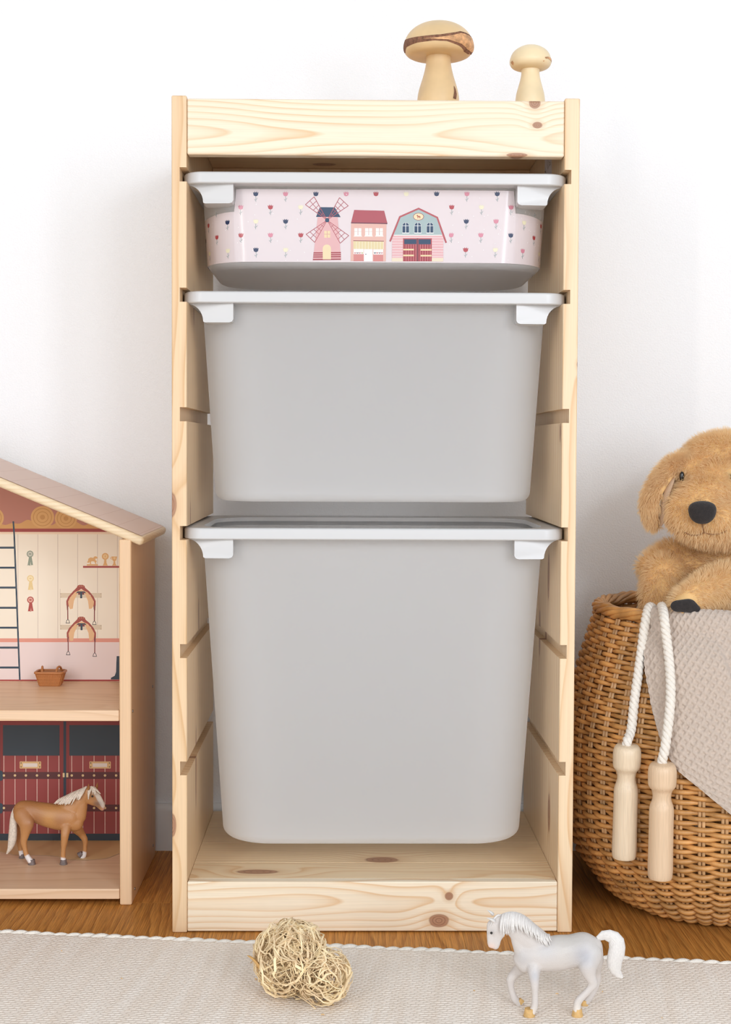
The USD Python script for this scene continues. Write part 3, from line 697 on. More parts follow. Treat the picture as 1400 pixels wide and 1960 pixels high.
# saddle racks
for dy in (0, 251):
    sh.add(rect(473, 1133 + dy, 802, 1170 + dy), 'd9c7ad')
    for x in (480, 795): sh.add(circ(x, 1139 + dy, 2.5), '8d7d70'); sh.add(circ(x, 1165 + dy, 2.5), '8d7d70')
    sh.add(line([(474, 1100 + dy), (474, 1385)], 3), 'cbb7a8')
    X = lambda x: x + dy * .012; Y_ = lambda y: y + dy
    outer = [(524, 1230), (523, 1195), (540, 1160), (575, 1120), (605, 1090), (612, 1075), (625, 1068), (652, 1068), (666, 1076), (672, 1092), (705, 1120), (737, 1160), (754, 1195), (754, 1232), (738, 1242), (715, 1150), (640, 1100), (565, 1150), (541, 1240)]
    sh.add(Polygon([(X(a), Y_(b)) for a, b in outer]), 'a14c40')
    sh.add(Polygon([(X(a), Y_(b)) for a, b in [(541, 1236), (537, 1200), (552, 1168), (590, 1125), (640, 1106), (690, 1125), (724, 1168), (741, 1200), (737, 1236), (722, 1256), (702, 1258), (694, 1195), (670, 1140), (640, 1118), (606, 1145), (583, 1195), (574, 1256), (553, 1260)]]), 'e3b687')
    for q in (625, 640, 655): sh.add(circ(X(q), Y_(1078), 3), 'e3b687')
    sh.add(Polygon([(X(a), Y_(b)) for a, b in [(598, 1136), (612, 1120), (667, 1120), (680, 1136), (664, 1131), (662, 1143), (618, 1143), (614, 1131)]]), SL); sh.add(rect(X(616), Y_(1126), X(664), Y_(1146)), '7a3f3e'); sh.add(line([(X(640), Y_(1128)), (X(640), Y_(1172))], 12).buffer(2), SL)
    for x, sg, bot in ((534, -1, 1372), (745, 1, 1384)):
        sh.add(Polygon([(X(x - 8), Y_(1232)), (X(x + 8), Y_(1230)), (X(x + 6 * sg), Y_(1270)), (X(x - 6), Y_(1262))]), '8a4a44')
        b = bot - 1372; st = [(X(x), Y_(1240)), (X(x - sg * 1), Y_(1345 + b))]
        sh.add(line(st, 8), '83423f'); cx_, cy_ = X(x - sg * 1), Y_(1345 + b)
        ring = Polygon([(cx_ - 17, cy_ + 26), (cx_ - 11, cy_ + 4), (cx_, cy_ - 8), (cx_ + 11, cy_ + 4), (cx_ + 17, cy_ + 26)]); sh.add(ring.difference(ring.buffer(-4)), '3f3b3f')
sh.add(Polygon([(874, 1814), (876, 1800), (905, 1785), (915, 1755), (920, 1630), (985, 1630), (985, 1815)]), '33404b')
# cut to the gable, in crop units
def inv5(x, z):
    d = np.array([x, YB, z]) - EYE; w = d @ FWD
    return ((700 + FPX * (d @ RGT) / w) * 4.1176, (980 + SHIFT - FPX * (d @ UPV) / w - 860) * 4.1176)
clip5 = Polygon([inv5(x, z) for x, z in ((WI0, .2283), (WI1, .2283), (WI1, .4120), (AX, zr - .018), (WI0, .4120))])
mm, mc = sh.build(crop5, clip5); obj('wallpaper', mm, M['wallprint'], back, smooth=False, colors=mc, label='printed tack room with ladder, rosettes, trophies and saddles')
sh = Sheet()                              # lower wallpaper: stable doors
sh.add(rect(-2800, 370, 870, 1245), '96423d')
for x0 in (-1002, -502, 0, 498):
    pass
def stable_door(x0, x1, lines, plate, lx):
    sh.add(rect(x0, 380, x1, 1192), '8a3733'); sh.add(rect(x0 + 22, 628, x1 - 28, 1190), '98433f')
    sh.add(rect(x0 + 22, 407, x1 - 28, 627), '38424a')
    for x in lines: sh.add(rect(x - 2.5, 628, x + 2.5, 1188), 'e2c3b4')
    for y in (745, 980):
        sh.add(rect(x0, y, x1 - 20, y + 50), '5e3131')
        for x in lines: sh.add(circ(x, y + 25, 9), 'dfc18e')
    px_ = plate; sh.add(rect(px_, 669, px_ + 155, 720).buffer(-4).buffer(4), 'dfb77f'); sh.add(rect(px_ + 24, 682, px_ + 128, 709), 'ebdcd0')
    for a in (10, 145):
        for b in (680, 708): sh.add(circ(px_ + a, b, 4), '4a3a38')
stable_door(-1, 458, (28, 108, 187, 267, 347, 425), 142, 0)
stable_door(479, 905, (518, 598, 679, 758, 838), 645, 0)
stable_door(-478, -19, (-450, -370, -290, -210, -130, -50), -340, 0)
stable_door(-957, -498, (-929, -849, -769, -689, -609, -529), -819, 0)
for n_ in (2, 3, 4): stable_door(-957 - 479 * (n_ - 1), -498 - 479 * (n_ - 1), tuple(x - 479 * (n_ - 1) for x in (-929, -849, -769, -689, -609, -529)), -819 - 479 * (n_ - 1), 0)
for x in (458, -19, -498, -977, -1456, -1935): sh.add(rect(x, 380, x + 20, 1200), '333d49')
sh.add(rect(452, 752, 467, 783), 'e0c494'); sh.add(rect(478, 752, 493, 783), 'e0c494')
for y in (735, 970): sh.add(Polygon([(-60, y + 4), (0, y), (14, y + 2), (20, y + 12), (20, y + 62), (12, y + 74), (-60, y + 70)]), '36444f')
sh.add(rect(-2800, 1190, 870, 1250), '30383f')
clip6 = Polygon([((a / 4.1176) * 3.7696, ((b / 4.1176 + 860) - 1280) * 3.7696) for a, b in [inv5(x, z) for x, z in ((WI0, .0193), (WI1, .0193), (WI1, .2149), (WI0, .2149))]])
mm, mc = sh.build(crop6, clip6); obj('wallpaper', mm, M['wallprint'], back, smooth=False, colors=mc, label='printed dark red stable doors with riveted straps')
sh = Sheet()                              # the printed ground film on the bottom board
cv = [(-300, 1350), (-100, 1300), (0, 1322), (100, 1345), (250, 1346), (380, 1351), (430, 1360), (480, 1379), (640, 1381), (770, 1370), (862, 1335), (900, 1320)]
cvp = [at(x / 3.7696, 1280 + y / 3.7696, Z=.0192)[:2] for x, y in cv]
film = [(max(min(x, WI1 - .001), WI0) * 1000, y * 1000) for x, y in cvp]; film = [(WI0 * 1000, film[0][1])] + film
cur = LineString(film); poly = Polygon(film + [(WI1 * 1000 - 1, 291.3), (WI0 * 1000, 291.3)])
sh.add(poly, 'd6b483'); sh.add(cur.buffer(.45).intersection(poly), 'ddd0c0')
mm, mc = sh.build(lambda v: np.stack([v[:, 0] / 1000, v[:, 1] / 1000, np.full(len(v), .0194)], 1)); obj('ground_film', mm, M['wallprint'], house, smooth=False, colors=mc, label='thin tan film with wavy edge at the back of the stable floor')
for px, py in ((254, 1361), (258, 1701), (292, 1314), (293, 1618)):
    p = at(px, py, X=HX1)
    c = trimesh.creation.cylinder(.0018, .0012, sections=16); c.apply_transform(trimesh.transformations.rotation_matrix(math.pi / 2, [0, 1, 0])); c.apply_translation(p + [.0001, 0, 0])
    obj('screw', c, M['metal'], house)

# ------------------------------------------------------------------ brown toy basket on the stable's shelf
tbx, tby, tbz = at(97, 1303, Y=.262)[0], .262, .2281
tb = thing('toy_basket', 'small brown plastic toy basket on the stable shelf', 'toy basket', (tbx, tby, tbz))
def tring(hx, hy, z, r=.003): return rrect(hx, tby - hy, tby + hy, r, z, 4) + np.array([tbx, 0, 0])
rings = []
for q in np.linspace(0, 1, 9):
    e = .0004 if int(q * 8) % 2 else 0
    rings.append(tring(.0132 + .0040 * q + e, .0085 + .0025 * q + e, tbz + .0165 * q))
for q in np.linspace(1, .1, 4): rings.append(tring(.0120 + .0040 * q, .0073 + .0025 * q, tbz + .0165 * q))
obj('basket_body', loft(rings, True, True), M['toybrown'], tb, smooth=35)
ribs = []
for yy in (-1, 1):
    for k in np.linspace(-1, 1, 15): ribs.append(tube([(tbx + k * .0118, tby + yy * .0086, tbz + .001), (tbx + k * .0155, tby + yy * .0111, tbz + .0155)], .00055, 5))
for xx in (-1, 1):
    for k in np.linspace(-1, 1, 8): ribs.append(tube([(tbx + xx * .0133, tby + k * .0072, tbz + .001), (tbx + xx * .0173, tby + k * .0095, tbz + .0155)], .00055, 5))
obj('woven_ribs', join(ribs), M['toybrown'], tb, smooth=60, kind='stuff')
rp = tring(.0178, .0116, tbz + .0172, .0035); obj('basket_rim', tube(rp, .0017, 8, closed=True), M['toybrown'], tb, smooth=60)
for xx in (-1, 1):
    arc = [(tbx + xx * (.0105 + .0015 * math.cos(a)), tby + .0085 * math.cos(a), tbz + .0172 + .0065 * math.sin(a)) for a in np.linspace(0, math.pi, 13)]
    obj('handle', tube(arc, .0014, 8), M['toybrown'], tb, smooth=60)

# ------------------------------------------------------------------ toy horses
def body_mesh(bones, length, iters=12, subdiv=2):
    """One continuous skin: hulls of ellipsoids at both ends of each bone, joined, refined and smoothed."""
    S_ = _ico[2].vertices; parts = []
    for chain in bones:
        pts = [S_ * np.array([r, r * w, r]) + np.array(p) for p, r, w in chain]
        if len(pts) == 1: parts.append(m3.Manifold.hull_points(pts[0].astype(np.float32)))
        for a, b in zip(pts[:-1], pts[1:]): parts.append(m3.Manifold.hull_points(np.vstack([a, b]).astype(np.float32)))
    mm = m3.Manifold.batch_boolean(parts, m3.OpType.Add).refine_to_length(length)
    v, f, _ = meshkit.arrays(mm)
    tm = trimesh.Trimesh(v, f, process=True)
    trimesh.smoothing.filter_taubin(tm, .5, -.52, iterations=iters)
    return tm

def horse(name, label, crop, Y0, scale, bones, tail, mane, colorf, hoofs, eye, nostril, ears, zfloor, matn):
    """bones etc. in crop units; (x, y, r[, lateral metres[, width factor]])."""
    ox, oy, k = crop
    def pt(x, y, w=0.0): return at(ox + x / k, oy + y / k, Y=Y0 + w)
    mpu = 1.0 / (k * scale)
    B = [[(pt(j[0], j[1], j[3] if len(j) > 3 else 0), j[2] * mpu, j[4] if len(j) > 4 else .8) for j in c] for c in bones]
    tm = body_mesh(B, .0011)
    v = tm.vertices.copy(); lo = np.array(tm.vertices)
    lo[:, 2] = np.where(lo[:, 2] < zfloor, zfloor, lo[:, 2])
    tm.vertices = lo
    base = pt(*tail['base']) if isinstance(tail, dict) else tm.centroid
    t = thing(name, label, 'toy horse', (tm.centroid[0], Y0, zfloor))
    blobs = lambda L: [(pt(x, y, w), r * mpu) for x, y, r, w in L]
    col = colorf(tm.vertices, pt, mpu)
    obj('body', tm, M[matn], t, smooth=True, colors=col)
    # hooves: the lowest pieces are separate caps
    for (x, y, w, rr_, tilt, hc) in hoofs:
        p = pt(x, y, w); r = rr_ * mpu
        prof = [(r * .82, .55 * r * 1.6), (r * .90, .2 * r), (r * 1.06, -.55 * r), (r * 1.04, -.68 * r)]
        v_, f_ = lathe(prof, 20, (0, 0, 0)); v_ = v_ * [1.12, 1, 1]; R = trimesh.transformations.rotation_matrix(math.radians(tilt), [0, 1, 0])[:3, :3]
        v_ = v_ @ R.T + p
        dz = v_[:, 2].min() - zfloor
        if dz < 0 or (tilt == 0): v_[:, 2] -= dz
        obj('hoof', (v_, f_), hc, t, smooth=40)
    return t, pt, mpu

hoof_grey = plain('hoof_grey', (.16, .12, .11), .5, noise=(300, .3)); hoof_tan = plain('hoof_tan', (.62, .38, .14), .45, noise=(300, .15))
def strands_mesh(list_, sides=6): return join([tube(resample(p, 10)[:, :3], np.interp(np.linspace(0, 1, 10), np.linspace(0, 1, len(r)), r), sides) for p, r in list_])
def gauss(v, c, r): return np.exp(-((np.linalg.norm(v - c, axis=1) / r) ** 2))

# --- palomino
N_, F_ = -.0125, .0145                    # lateral offsets of the near and far legs
pal_bones = [
    [(262, 420, 118, 0, .82), (330, 420, 118, 0, .85), (430, 440, 120, 0, .85), (540, 468, 136, 0, .86), (660, 490, 146, 0, .80), (760, 500, 135, 0, .72)],
    [(790, 545, 105, 0, .8), (850, 560, 85, 0, .8)],
    [(720, 430, 110, 0, .6), (800, 400, 105, 0, .55), (890, 310, 86, 0, .50), (965, 225, 66, 0, .5)],
    [(880, 480, 85, 0, .6), (900, 360, 80, 0, .55)],
    [(985, 215, 62, 0, .62), (1035, 250, 74, 0, .55)], [(1020, 290, 66, 0, .55), (1100, 330, 46, 0, .55), (1140, 385, 38, 0, .62)],
    [(1050, 215, 50, 0, .6), (1110, 290, 36, 0, .5), (1150, 360, 30, 0, .6)],
    [(745, 560, 70, -.004, .8), (735, 620, 56, -.009, .8), (725, 690, 46, N_, .8), (716, 785, 36, N_, .9), (708, 850, 25, N_, .9), (704, 925, 27, N_, .9), (708, 975, 30, N_, .9), (710, 1015, 36, N_, 1)],
    [(855, 610, 66, .008, .75), (905, 670, 44, F_, .8), (955, 745, 32, F_, .9), (950, 810, 23, F_, .9), (948, 885, 25, F_, .9), (935, 935, 27, F_, .9), (908, 962, 28, F_, 1)],
    [(255, 470, 105, -.006, .7), (300, 560, 82, N_, .7), (280, 680, 48, N_, .75), (262, 765, 35, N_, .85), (280, 850, 26, N_, .9), (296, 920, 29, N_, .9), (328, 962, 30, N_, .9), (350, 992, 36, N_, 1)],
    [(240, 520, 90, .008, .7), (240, 640, 50, F_, .75), (214, 770, 32, F_, .85), (226, 840, 23, F_, .9), (234, 890, 26, F_, .9), (246, 930, 28, F_, 1)],
]
def pal_col(v, pt, m):
    base = np.tile(hexc('b98350'), (len(v), 1)); 
    def mix(c, w): 
        nonlocal base; base = base + (hexc(c) - base) * np.clip(w, 0, 1)[:, None]
    for x, y, r, c, a in ((540, 470, 130, 'cf9a58', .9), (330, 310, 150, '8f5c36', .8), (560, 330, 120, '9c673e', .7), (400, 540, 90, '96654a', .7), (660, 540, 80, '96654a', .6), (820, 460, 110, 'c28c5a', .6), (270, 450, 100, 'ab7446', .5), (980, 330, 50, 'cf9a5e', .5)):
        for w in (N_ * 1.2, F_ * 1.2): mix(c, a * gauss(v, pt(x, y, w), r * m * 1.1))
    for x, y, w, r in ((700, 985, N_, 52), (930, 925, F_, 60), (318, 955, N_, 52), (236, 905, F_, 48)):
        p = pt(x, y, w); mix('e2dad6', 1.5 * smoothstep(r * m * 1.15 - np.linalg.norm(v - p, axis=1), 0, r * m * .3))
    for a, b in (((1085, 215), (1165, 350)),):
        A, B = pt(*a), pt(*b); d = B - A; tt = np.clip((v - A) @ d / (d @ d), 0, 1); q = np.linalg.norm((v - A - tt[:, None] * d) * [1, .8, 1], axis=1); mix('dccfc0', 1.2 * smoothstep(46 * m - q, 0, 14 * m))
    for w in (-.006, .006): mix('6f5a52', 1.1 * gauss(v, pt(1085, 355, w), 48 * m)); mix('6f5a52', .8 * gauss(v, pt(1030, 262, w * 1.2), 30 * m))
    mix('d9a593', .9 * gauss(v, pt(1160, 405), 32 * m))
    return base
pal, ppt, pm = horse('palomino_horse', 'toy palomino horse with cream mane and tail standing in the stable', (0, 1480, 5.8333), .2005, 1551.0, pal_bones, None, None, pal_col,
    [(710, 1022, N_, 36, 0, hoof_grey), (898, 968, F_, 30, 55, hoof_grey), (356, 1000, N_, 36, 0, hoof_grey), (246, 938, F_, 30, 0, hoof_grey)], None, None, None, .0191, 'paint')
cream = plain('mane_cream', (.70, .60, .49), .5, noise=(500, .2)); dark_eye = M['eye']
st = []; rr = random.Random(11)
def hank(x0, y0, x1, y1, bx0, by0, bx1, by1, n, w0, w1, r):
    for k in range(n):
        q = k / max(1, n - 1); a = np.array([x0 + (x1 - x0) * q, y0 + (y1 - y0) * q]); b = np.array([bx0 + (bx1 - bx0) * q, by0 + (by1 - by0) * q]) + np.array([rr.uniform(-5, 5), rr.uniform(-10, 10)])
        mid = (a + b) / 2 + np.array([rr.uniform(-6, 2), rr.uniform(-12, 0)])
        st.append(([ppt(*a, w0), ppt(*mid, (w0 + w1) / 2 - .001), ppt(*b, w1)], [r * pm, r * pm * 1.1, r * pm * .35]))
hank(965, 150, 905, 180, 890, 290, 858, 292, 8, -.0005, -.0088, 11)
hank(905, 178, 800, 225, 800, 345, 685, 340, 13, -.0005, -.0115, 12)
hank(800, 222, 715, 268, 745, 355, 605, 335, 11, -.001, -.0125, 11)
obj('mane', strands_mesh(st), cream, pal, smooth=60)
st = []
hank(1000, 150, 1035, 150, 990, 285, 985, 290, 4, -.0015, -.0085, 10); hank(1020, 150, 1060, 160, 1090, 205, 1125, 225, 5, -.002, -.005, 10); hank(1030, 150, 1050, 155, 1040, 230, 1075, 235, 4, -.002, -.0075, 9)
obj('forelock', strands_mesh(st), cream, pal, smooth=60)
st = []
for k in range(22):
    a = k / 22 * 2 * math.pi; e = np.array([math.cos(a), math.sin(a)])
    path = [(208, 352, 5), (160, 420, 22), (150, 530, 34), (145, 650, 42), (135, 760, 44), (108, 850, 24), (78, 900, 7)]
    st.append(([ppt(x + e[0] * w * .8, y, e[1] * w * pm * .75) for x, y, w in path], [7 * pm, 12 * pm, 15 * pm, 15 * pm, 13 * pm, 9 * pm, 4 * pm]))
st.append(([ppt(x, y, 0) for x, y, w in path], [max(w * .8, 4) * pm for x, y, w in path]))
obj('tail', strands_mesh(st, 8), cream, pal, smooth=60)
ear_m = plain('palomino_ear', hexc('a87446'), .5)
for bx, by, tx, ty, w in ((990, 185, 990, 116, -.0045), (1080, 170, 1092, 104, .0045)):
    p = [ppt(bx, by, w), ppt((bx * 2 + tx) / 3, (by + ty) / 2, w), ppt(tx, ty, w)]
    obj('ear', tube(resample(p, 8)[:, :3], np.array([20, 24, 25, 23, 19, 13, 8, 3]) * pm, 8, flat=.6), ear_m, pal, smooth=60)
for w in (-1, 1):
    s_ = _ico[2].copy(); s_.apply_scale(11 * pm); s_.apply_translation(ppt(1032, 258, w * .0062) ); obj('eye', s_, dark_eye, pal, smooth=True)

# --- white stallion on the rug
Nw, Fw = -.0120, .0130
gr_bones = [
    [(640, 470, 142, 0, .78), (740, 455, 152, 0, .84), (850, 440, 138, 0, .84), (945, 430, 152, 0, .82), (1000, 430, 112, 0, .82)],
    [(1030, 400, 84, 0, .8), (1040, 480, 80, 0, .8)],
    [(480, 480, 112, 0, .74), (560, 480, 128, 0, .78), (640, 470, 142, 0, .78)], [(470, 540, 85, 0, .85), (430, 500, 72, 0, .8)],
    [(590, 410, 130, 0, .58), (500, 330, 125, 0, .50), (420, 250, 112, 0, .46), (340, 200, 84, 0, .46), (270, 200, 66, 0, .5)],
    [(460, 440, 90, 0, .6), (420, 330, 80, 0, .5)],
    [(245, 210, 72, 0, .55), (220, 250, 74, 0, .52)], [(250, 270, 58, 0, .55), (220, 330, 42, 0, .5), (215, 395, 36, 0, .6)],
    [(185, 220, 46, 0, .6), (175, 290, 36, 0, .5), (178, 385, 34, 0, .6)],
    [(535, 530, 74, -.003, .8), (535, 600, 56, -.0085, .85), (537, 650, 46, -.0105, .85), (543, 720, 36, Nw, .9), (546, 800, 26, Nw, .9), (546, 895, 30, Nw, .9), (528, 940, 29, Nw, .9), (505, 970, 36, Nw, 1)],
    [(450, 560, 66, .006, .8), (385, 620, 46, Fw, .85), (338, 672, 38, Fw, .9), (342, 750, 27, Fw, .9), (372, 845, 32, Fw, .9), (405, 865, 30, Fw, .9), (418, 895, 26, Fw, 1)],
    [(1000, 470, 112, -.005, .7), (985, 570, 76, Nw, .75), (1000, 640, 52, Nw, .8), (1040, 715, 36, Nw, .85), (990, 770, 30, Nw, .9), (905, 855, 33, Nw, .9), (893, 905, 32, Nw, .9), (898, 945, 38, Nw, 1)],
    [(1020, 500, 105, .006, .7), (1040, 600, 60, Fw, .8), (1062, 690, 38, Fw, .85), (1040, 770, 28, Fw, .9), (1000, 840, 28, Fw, .9), (968, 878, 26, Fw, 1)],
]
def gr_col(v, pt, m):
    base = np.tile(hexc('cbc3bd'), (len(v), 1))
    def mix(c, w):
        nonlocal base; base = base + (hexc(c) - base) * np.clip(w, 0, 1)[:, None]
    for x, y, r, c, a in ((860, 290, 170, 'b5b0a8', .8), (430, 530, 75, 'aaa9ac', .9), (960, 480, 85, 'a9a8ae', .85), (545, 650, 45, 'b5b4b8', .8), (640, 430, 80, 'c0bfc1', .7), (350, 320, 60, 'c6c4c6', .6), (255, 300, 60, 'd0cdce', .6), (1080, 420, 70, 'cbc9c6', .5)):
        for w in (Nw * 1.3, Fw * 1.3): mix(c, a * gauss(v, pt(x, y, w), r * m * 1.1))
    mix('e6c3b2', .9 * gauss(v, pt(172, 405), 38 * m)); mix('8d7a78', .9 * gauss(v, pt(192, 428), 14 * m))
    for x, y, w in ((505, 960, Nw), (898, 930, Nw)): mix('f0e4d4', .6 * gauss(v, pt(x, y, w), 60 * m))
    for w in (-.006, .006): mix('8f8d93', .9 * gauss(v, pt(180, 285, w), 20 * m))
    return base
grey, gpt, gm = horse('white_horse', 'white toy horse with arched tail stepping across the rug', (900, 1720, 4.375), -.229, 2066.0, gr_bones, None, None, gr_col,
    [(497, 985, Nw, 42, 0, hoof_tan), (422, 905, Fw, 25, -40, hoof_tan), (900, 955, Nw, 41, 0, hoof_tan), (960, 885, Fw, 28, 0, hoof_tan)], None, None, None, .0062, 'paint')
white_m = plain('mane_white', (.70, .665, .63), .5, noise=(500, .06)); st = []; rr = random.Random(4)
crest = resample([(275, 128, 0), (350, 110, 0), (430, 128, 0), (510, 183, 0), (570, 243, 0), (620, 283, 0), (665, 298, 0)], 60)
for k in range(60):
    q = k / 59; x, y = crest[k][:2]; ln = 185 - 95 * q + rr.uniform(-30, 20); dx = -4 + 22 * q + rr.uniform(-8, 8)
    hw = (.0080 + .0034 * math.sin(q * 2.6)) * rr.uniform(.96, 1.04)
    for sd in (-1, 1):
        st.append(([gpt(x, y + 3, sd * .0006), gpt(x - 10 + dx * .3, y + ln * .3, sd * hw * .72), gpt(x - 12 + dx * .7, y + ln * .65, sd * hw * .97), gpt(x - 4 + dx, y + ln, sd * hw * 1.0)], np.array([7, 8, 7, 2]) * gm))
obj('mane', strands_mesh(st), white_m, grey, smooth=60)
st = []
for k in range(7): st.append(([gpt(240 + k * 8, 135, -.002 + k * .0006), gpt(205 + k * 6, 165, -.003 + k * .001), gpt(172 + k * 4, 215 + rr.uniform(-10, 15), -.004 + k * .0012)], np.array([8, 9, 3]) * gm))
obj('forelock', strands_mesh(st), white_m, grey, smooth=60)
st = []; path = [(1070, 335, 16), (1110, 310, 36), (1165, 305, 42), (1220, 345, 60), (1232, 430, 66), (1216, 510, 64), (1212, 575, 52), (1240, 630, 32), (1278, 662, 10)]
for k in range(26):
    a = k / 26 * 2 * math.pi; e = np.array([math.cos(a), math.sin(a)])
    pp = []
    for i, (x, y, w) in enumerate(path):
        x0, y0 = path[max(0, i - 1)][:2]; x1, y1 = path[min(len(path) - 1, i + 1)][:2]; tn = np.array([x1 - x0, y1 - y0]); tn = tn / np.linalg.norm(tn); nn = np.array([-tn[1], tn[0]])
        pp.append(gpt(x + nn[0] * e[0] * w * .85, y + nn[1] * e[0] * w * .85, e[1] * w * gm * .55))
    st.append((pp, np.array([8, 10, 12, 15, 16, 15, 13, 9, 4]) * gm))
st.append(([gpt(x, y, 0) for x, y, w in path], [max(w * .62, 4) * gm for x, y, w in path]))
obj('tail', strands_mesh(st, 8), white_m, grey, smooth=60)
for bx, by, tx, ty, w in ((205, 190, 140, 163, -.0052), (195, 135, 143, 95, .0052)):
    p = [gpt(bx, by, w), gpt((bx + tx) / 2, (by + ty) / 2 - 4, w), gpt(tx, ty, w)]
    obj('ear', tube(resample(p, 8)[:, :3], np.array([20, 23, 23, 20, 16, 12, 7, 2]) * gm, 8, flat=.6), white_m, grey, smooth=60)
for w in (-1, 1):
    s_ = _ico[2].copy(); s_.apply_scale(11 * gm); s_.apply_translation(gpt(180, 288, w * .0062)); obj('eye', s_, dark_eye, grey, smooth=True)

# ------------------------------------------------------------------ ball of wood wool on the rug
hc = np.array([-.0675, -.196, .0385])
nest = thing('wood_wool_ball', 'tangled ball of pale wood wool lying on the rug before the frame', 'wood wool', (hc[0], hc[1], .006))
lobes = [(np.array([-.082, -.188, .0405]), .0345), (np.array([-.050, -.206, .0310]), .0255), (np.array([-.078, -.182, .048]), .026)]
rr = np.random.default_rng(21); parts = []
for k in range(1200):
    c, R = lobes[0 if k % 2 else (1 if k % 4 else 2)]
    d = rr.normal(size=3); d /= np.linalg.norm(d); ax = np.cross(d, rr.normal(size=3)); ax /= np.linalg.norm(ax)
    rad = R * (rr.uniform(.55, 1.03) if k % 3 else rr.uniform(.95, 1.08)); span = rr.uniform(.5, 1.8); bend = rr.normal(size=3) * (.28 if k % 4 else .8)
    pts = []
    for q in np.linspace(0, 1, 8):
        a = span * (q - .5); v = d * math.cos(a) + np.cross(ax, d) * math.sin(a) + bend * (q - .5) ** 2 + rr.normal(size=3) * .035
        v /= np.linalg.norm(v); pts.append(c + v * rad * (1 + .06 * math.sin(6 * q + k)))
    pts = np.array(pts); pts[:, 2] = np.maximum(pts[:, 2], .0075)
    w = rr.uniform(.0004, .0015) if k % 8 else rr.uniform(.0016, .0026)
    rads = np.array([.4, .9, 1, 1, 1, 1, .9, .35]) * w
    parts.append(tube(pts, rads, 5, flat=.28 if k % 2 else .6))
obj('strands', join(parts), M['straw'], nest, smooth=60, kind='stuff')
def chip(a, b, w, m, curl=.003):
    a, b = np.array(a), np.array(b); pts = [a + (b - a) * q + np.array([0, 0, curl * math.sin(q * math.pi)]) for q in np.linspace(0, 1, 8)]
    return obj('wood_chip', tube(pts, w * np.array([.35, .8, 1, 1.05, 1, .95, .8, .3]), 6, flat=.3, up=(0, .5, 1)), m, nest, smooth=60)
chip(at(474, 1829, Y=-.20), at(503, 1862, Y=-.205), .0042, M['straw_dark'])
chip(at(566, 1790, Y=-.19), at(582, 1776, Y=-.185), .0016, M['straw'], .001); chip(at(642, 1822, Y=-.19), at(664, 1850, Y=-.20), .0022, M['straw'], .004)
chip(at(570, 1906, Y=-.222), at(612, 1937, Y=-.222), .0016, M['straw'], .001)
# crumbs lying about on the rug
for k, (px, py, s_, w_) in enumerate(((1067, 1902, .8, 'under the white horse, between its legs'), (908, 1896, .7, "left of the white horse's raised foreleg"), (1154, 1898, .7, "below the white horse's tail"), (618, 1942, .9, 'just in front of the wood wool ball'),
                                      (490, 1874, 1.0, 'left of the wood wool ball'), (1268, 1948, .6, "near the photo's lower right corner"), (233, 1873, .6, 'on its left half, nearer the middle'), (118, 1820, .7, "leftmost, near the rug's woven edge"))):
    p = at(px, py, Z=.0070); q = np.array([math.cos(k * 2.1), math.sin(k * 2.1), 0]) * .0017 * s_
    cr = tube([p - q, p + [0, 0, .0004], p + q], .0005 * s_, 5)
    tag(obj('straw_crumb', cr, M['straw_dark'], smooth=60), 'tiny wood crumb on the rug, ' + w_, 'crumb', 'crumbs scattered on the rug')
# ------------------------------------------------------------------ wicker basket at the right
BX, BY = .4105, .126
PROF = np.array([(.099, .0035), (.115, .008), (.132, .020), (.1475, .040), (.164, .065), (.1745, .10), (.178, .145), (.177, .195), (.1690, .245), (.1575, .285), (.147, .318), (.1405, .340)])
_s = np.r_[0, np.cumsum(np.linalg.norm(np.diff(PROF, axis=0), axis=1))]
from scipy.interpolate import PchipInterpolator
_pr, _pz = PchipInterpolator(_s, PROF[:, 0]), PchipInterpolator(_s, PROF[:, 1])
SL_ = _s[-1]
def prof(q): return _pr(q), _pz(q)
def R_at(z):
    qs = np.linspace(0, SL_, 400); return np.interp(z, _pz(qs), _pr(qs))
basket = thing('wicker_basket', 'large round-bellied brown wicker basket, right of the pine frame', 'basket', (BX, BY, 0))
NS = 46; rr = random.Random(17)
th = np.linspace(0, 2 * np.pi, NS * 7, endpoint=False)
def shape_noise(t, q): return .0012 * math.sin(3 * t + 9 * q) + .0010 * math.sin(7 * t - 30 * q)
nrow = 68
for k in range(nrow):
    q = .004 + (SL_ - .010) * k / (nrow - 1)
    r, z = prof(q); r2, z2 = prof(min(SL_, q + .004)); r0, z0 = prof(max(0, q - .004))
    tz = np.array([r2 - r0, z2 - z0]); tz /= np.linalg.norm(tz); nr = np.array([tz[1], -tz[0]])
    ph = rr.uniform(-.12, .12); sr = .0028 * rr.uniform(.9, 1.1); amp = .0036
    tw = 2.2 * k * 0
    w = np.cos(NS / 2 * th + math.pi * (k % 2) + ph)
    w = np.sign(w) * np.abs(w) ** .8
    sag = np.array([.0016 * meshkit.noise(np.array([a * 2.2 + 10, k * .7, 3.0])) - .0008 for a in th])
    rad = r + nr[0] * amp * w; hz = z + nr[1] * amp * w + sag * (1 if 2 < k < nrow - 2 else .2)
    p = np.stack([BX + rad * np.cos(th), BY + rad * np.sin(th), np.maximum(hz, sr + .0004)], 1)
    obj('weaver', tube(p, sr, 6, closed=True), M['wicker'], basket, smooth=60)
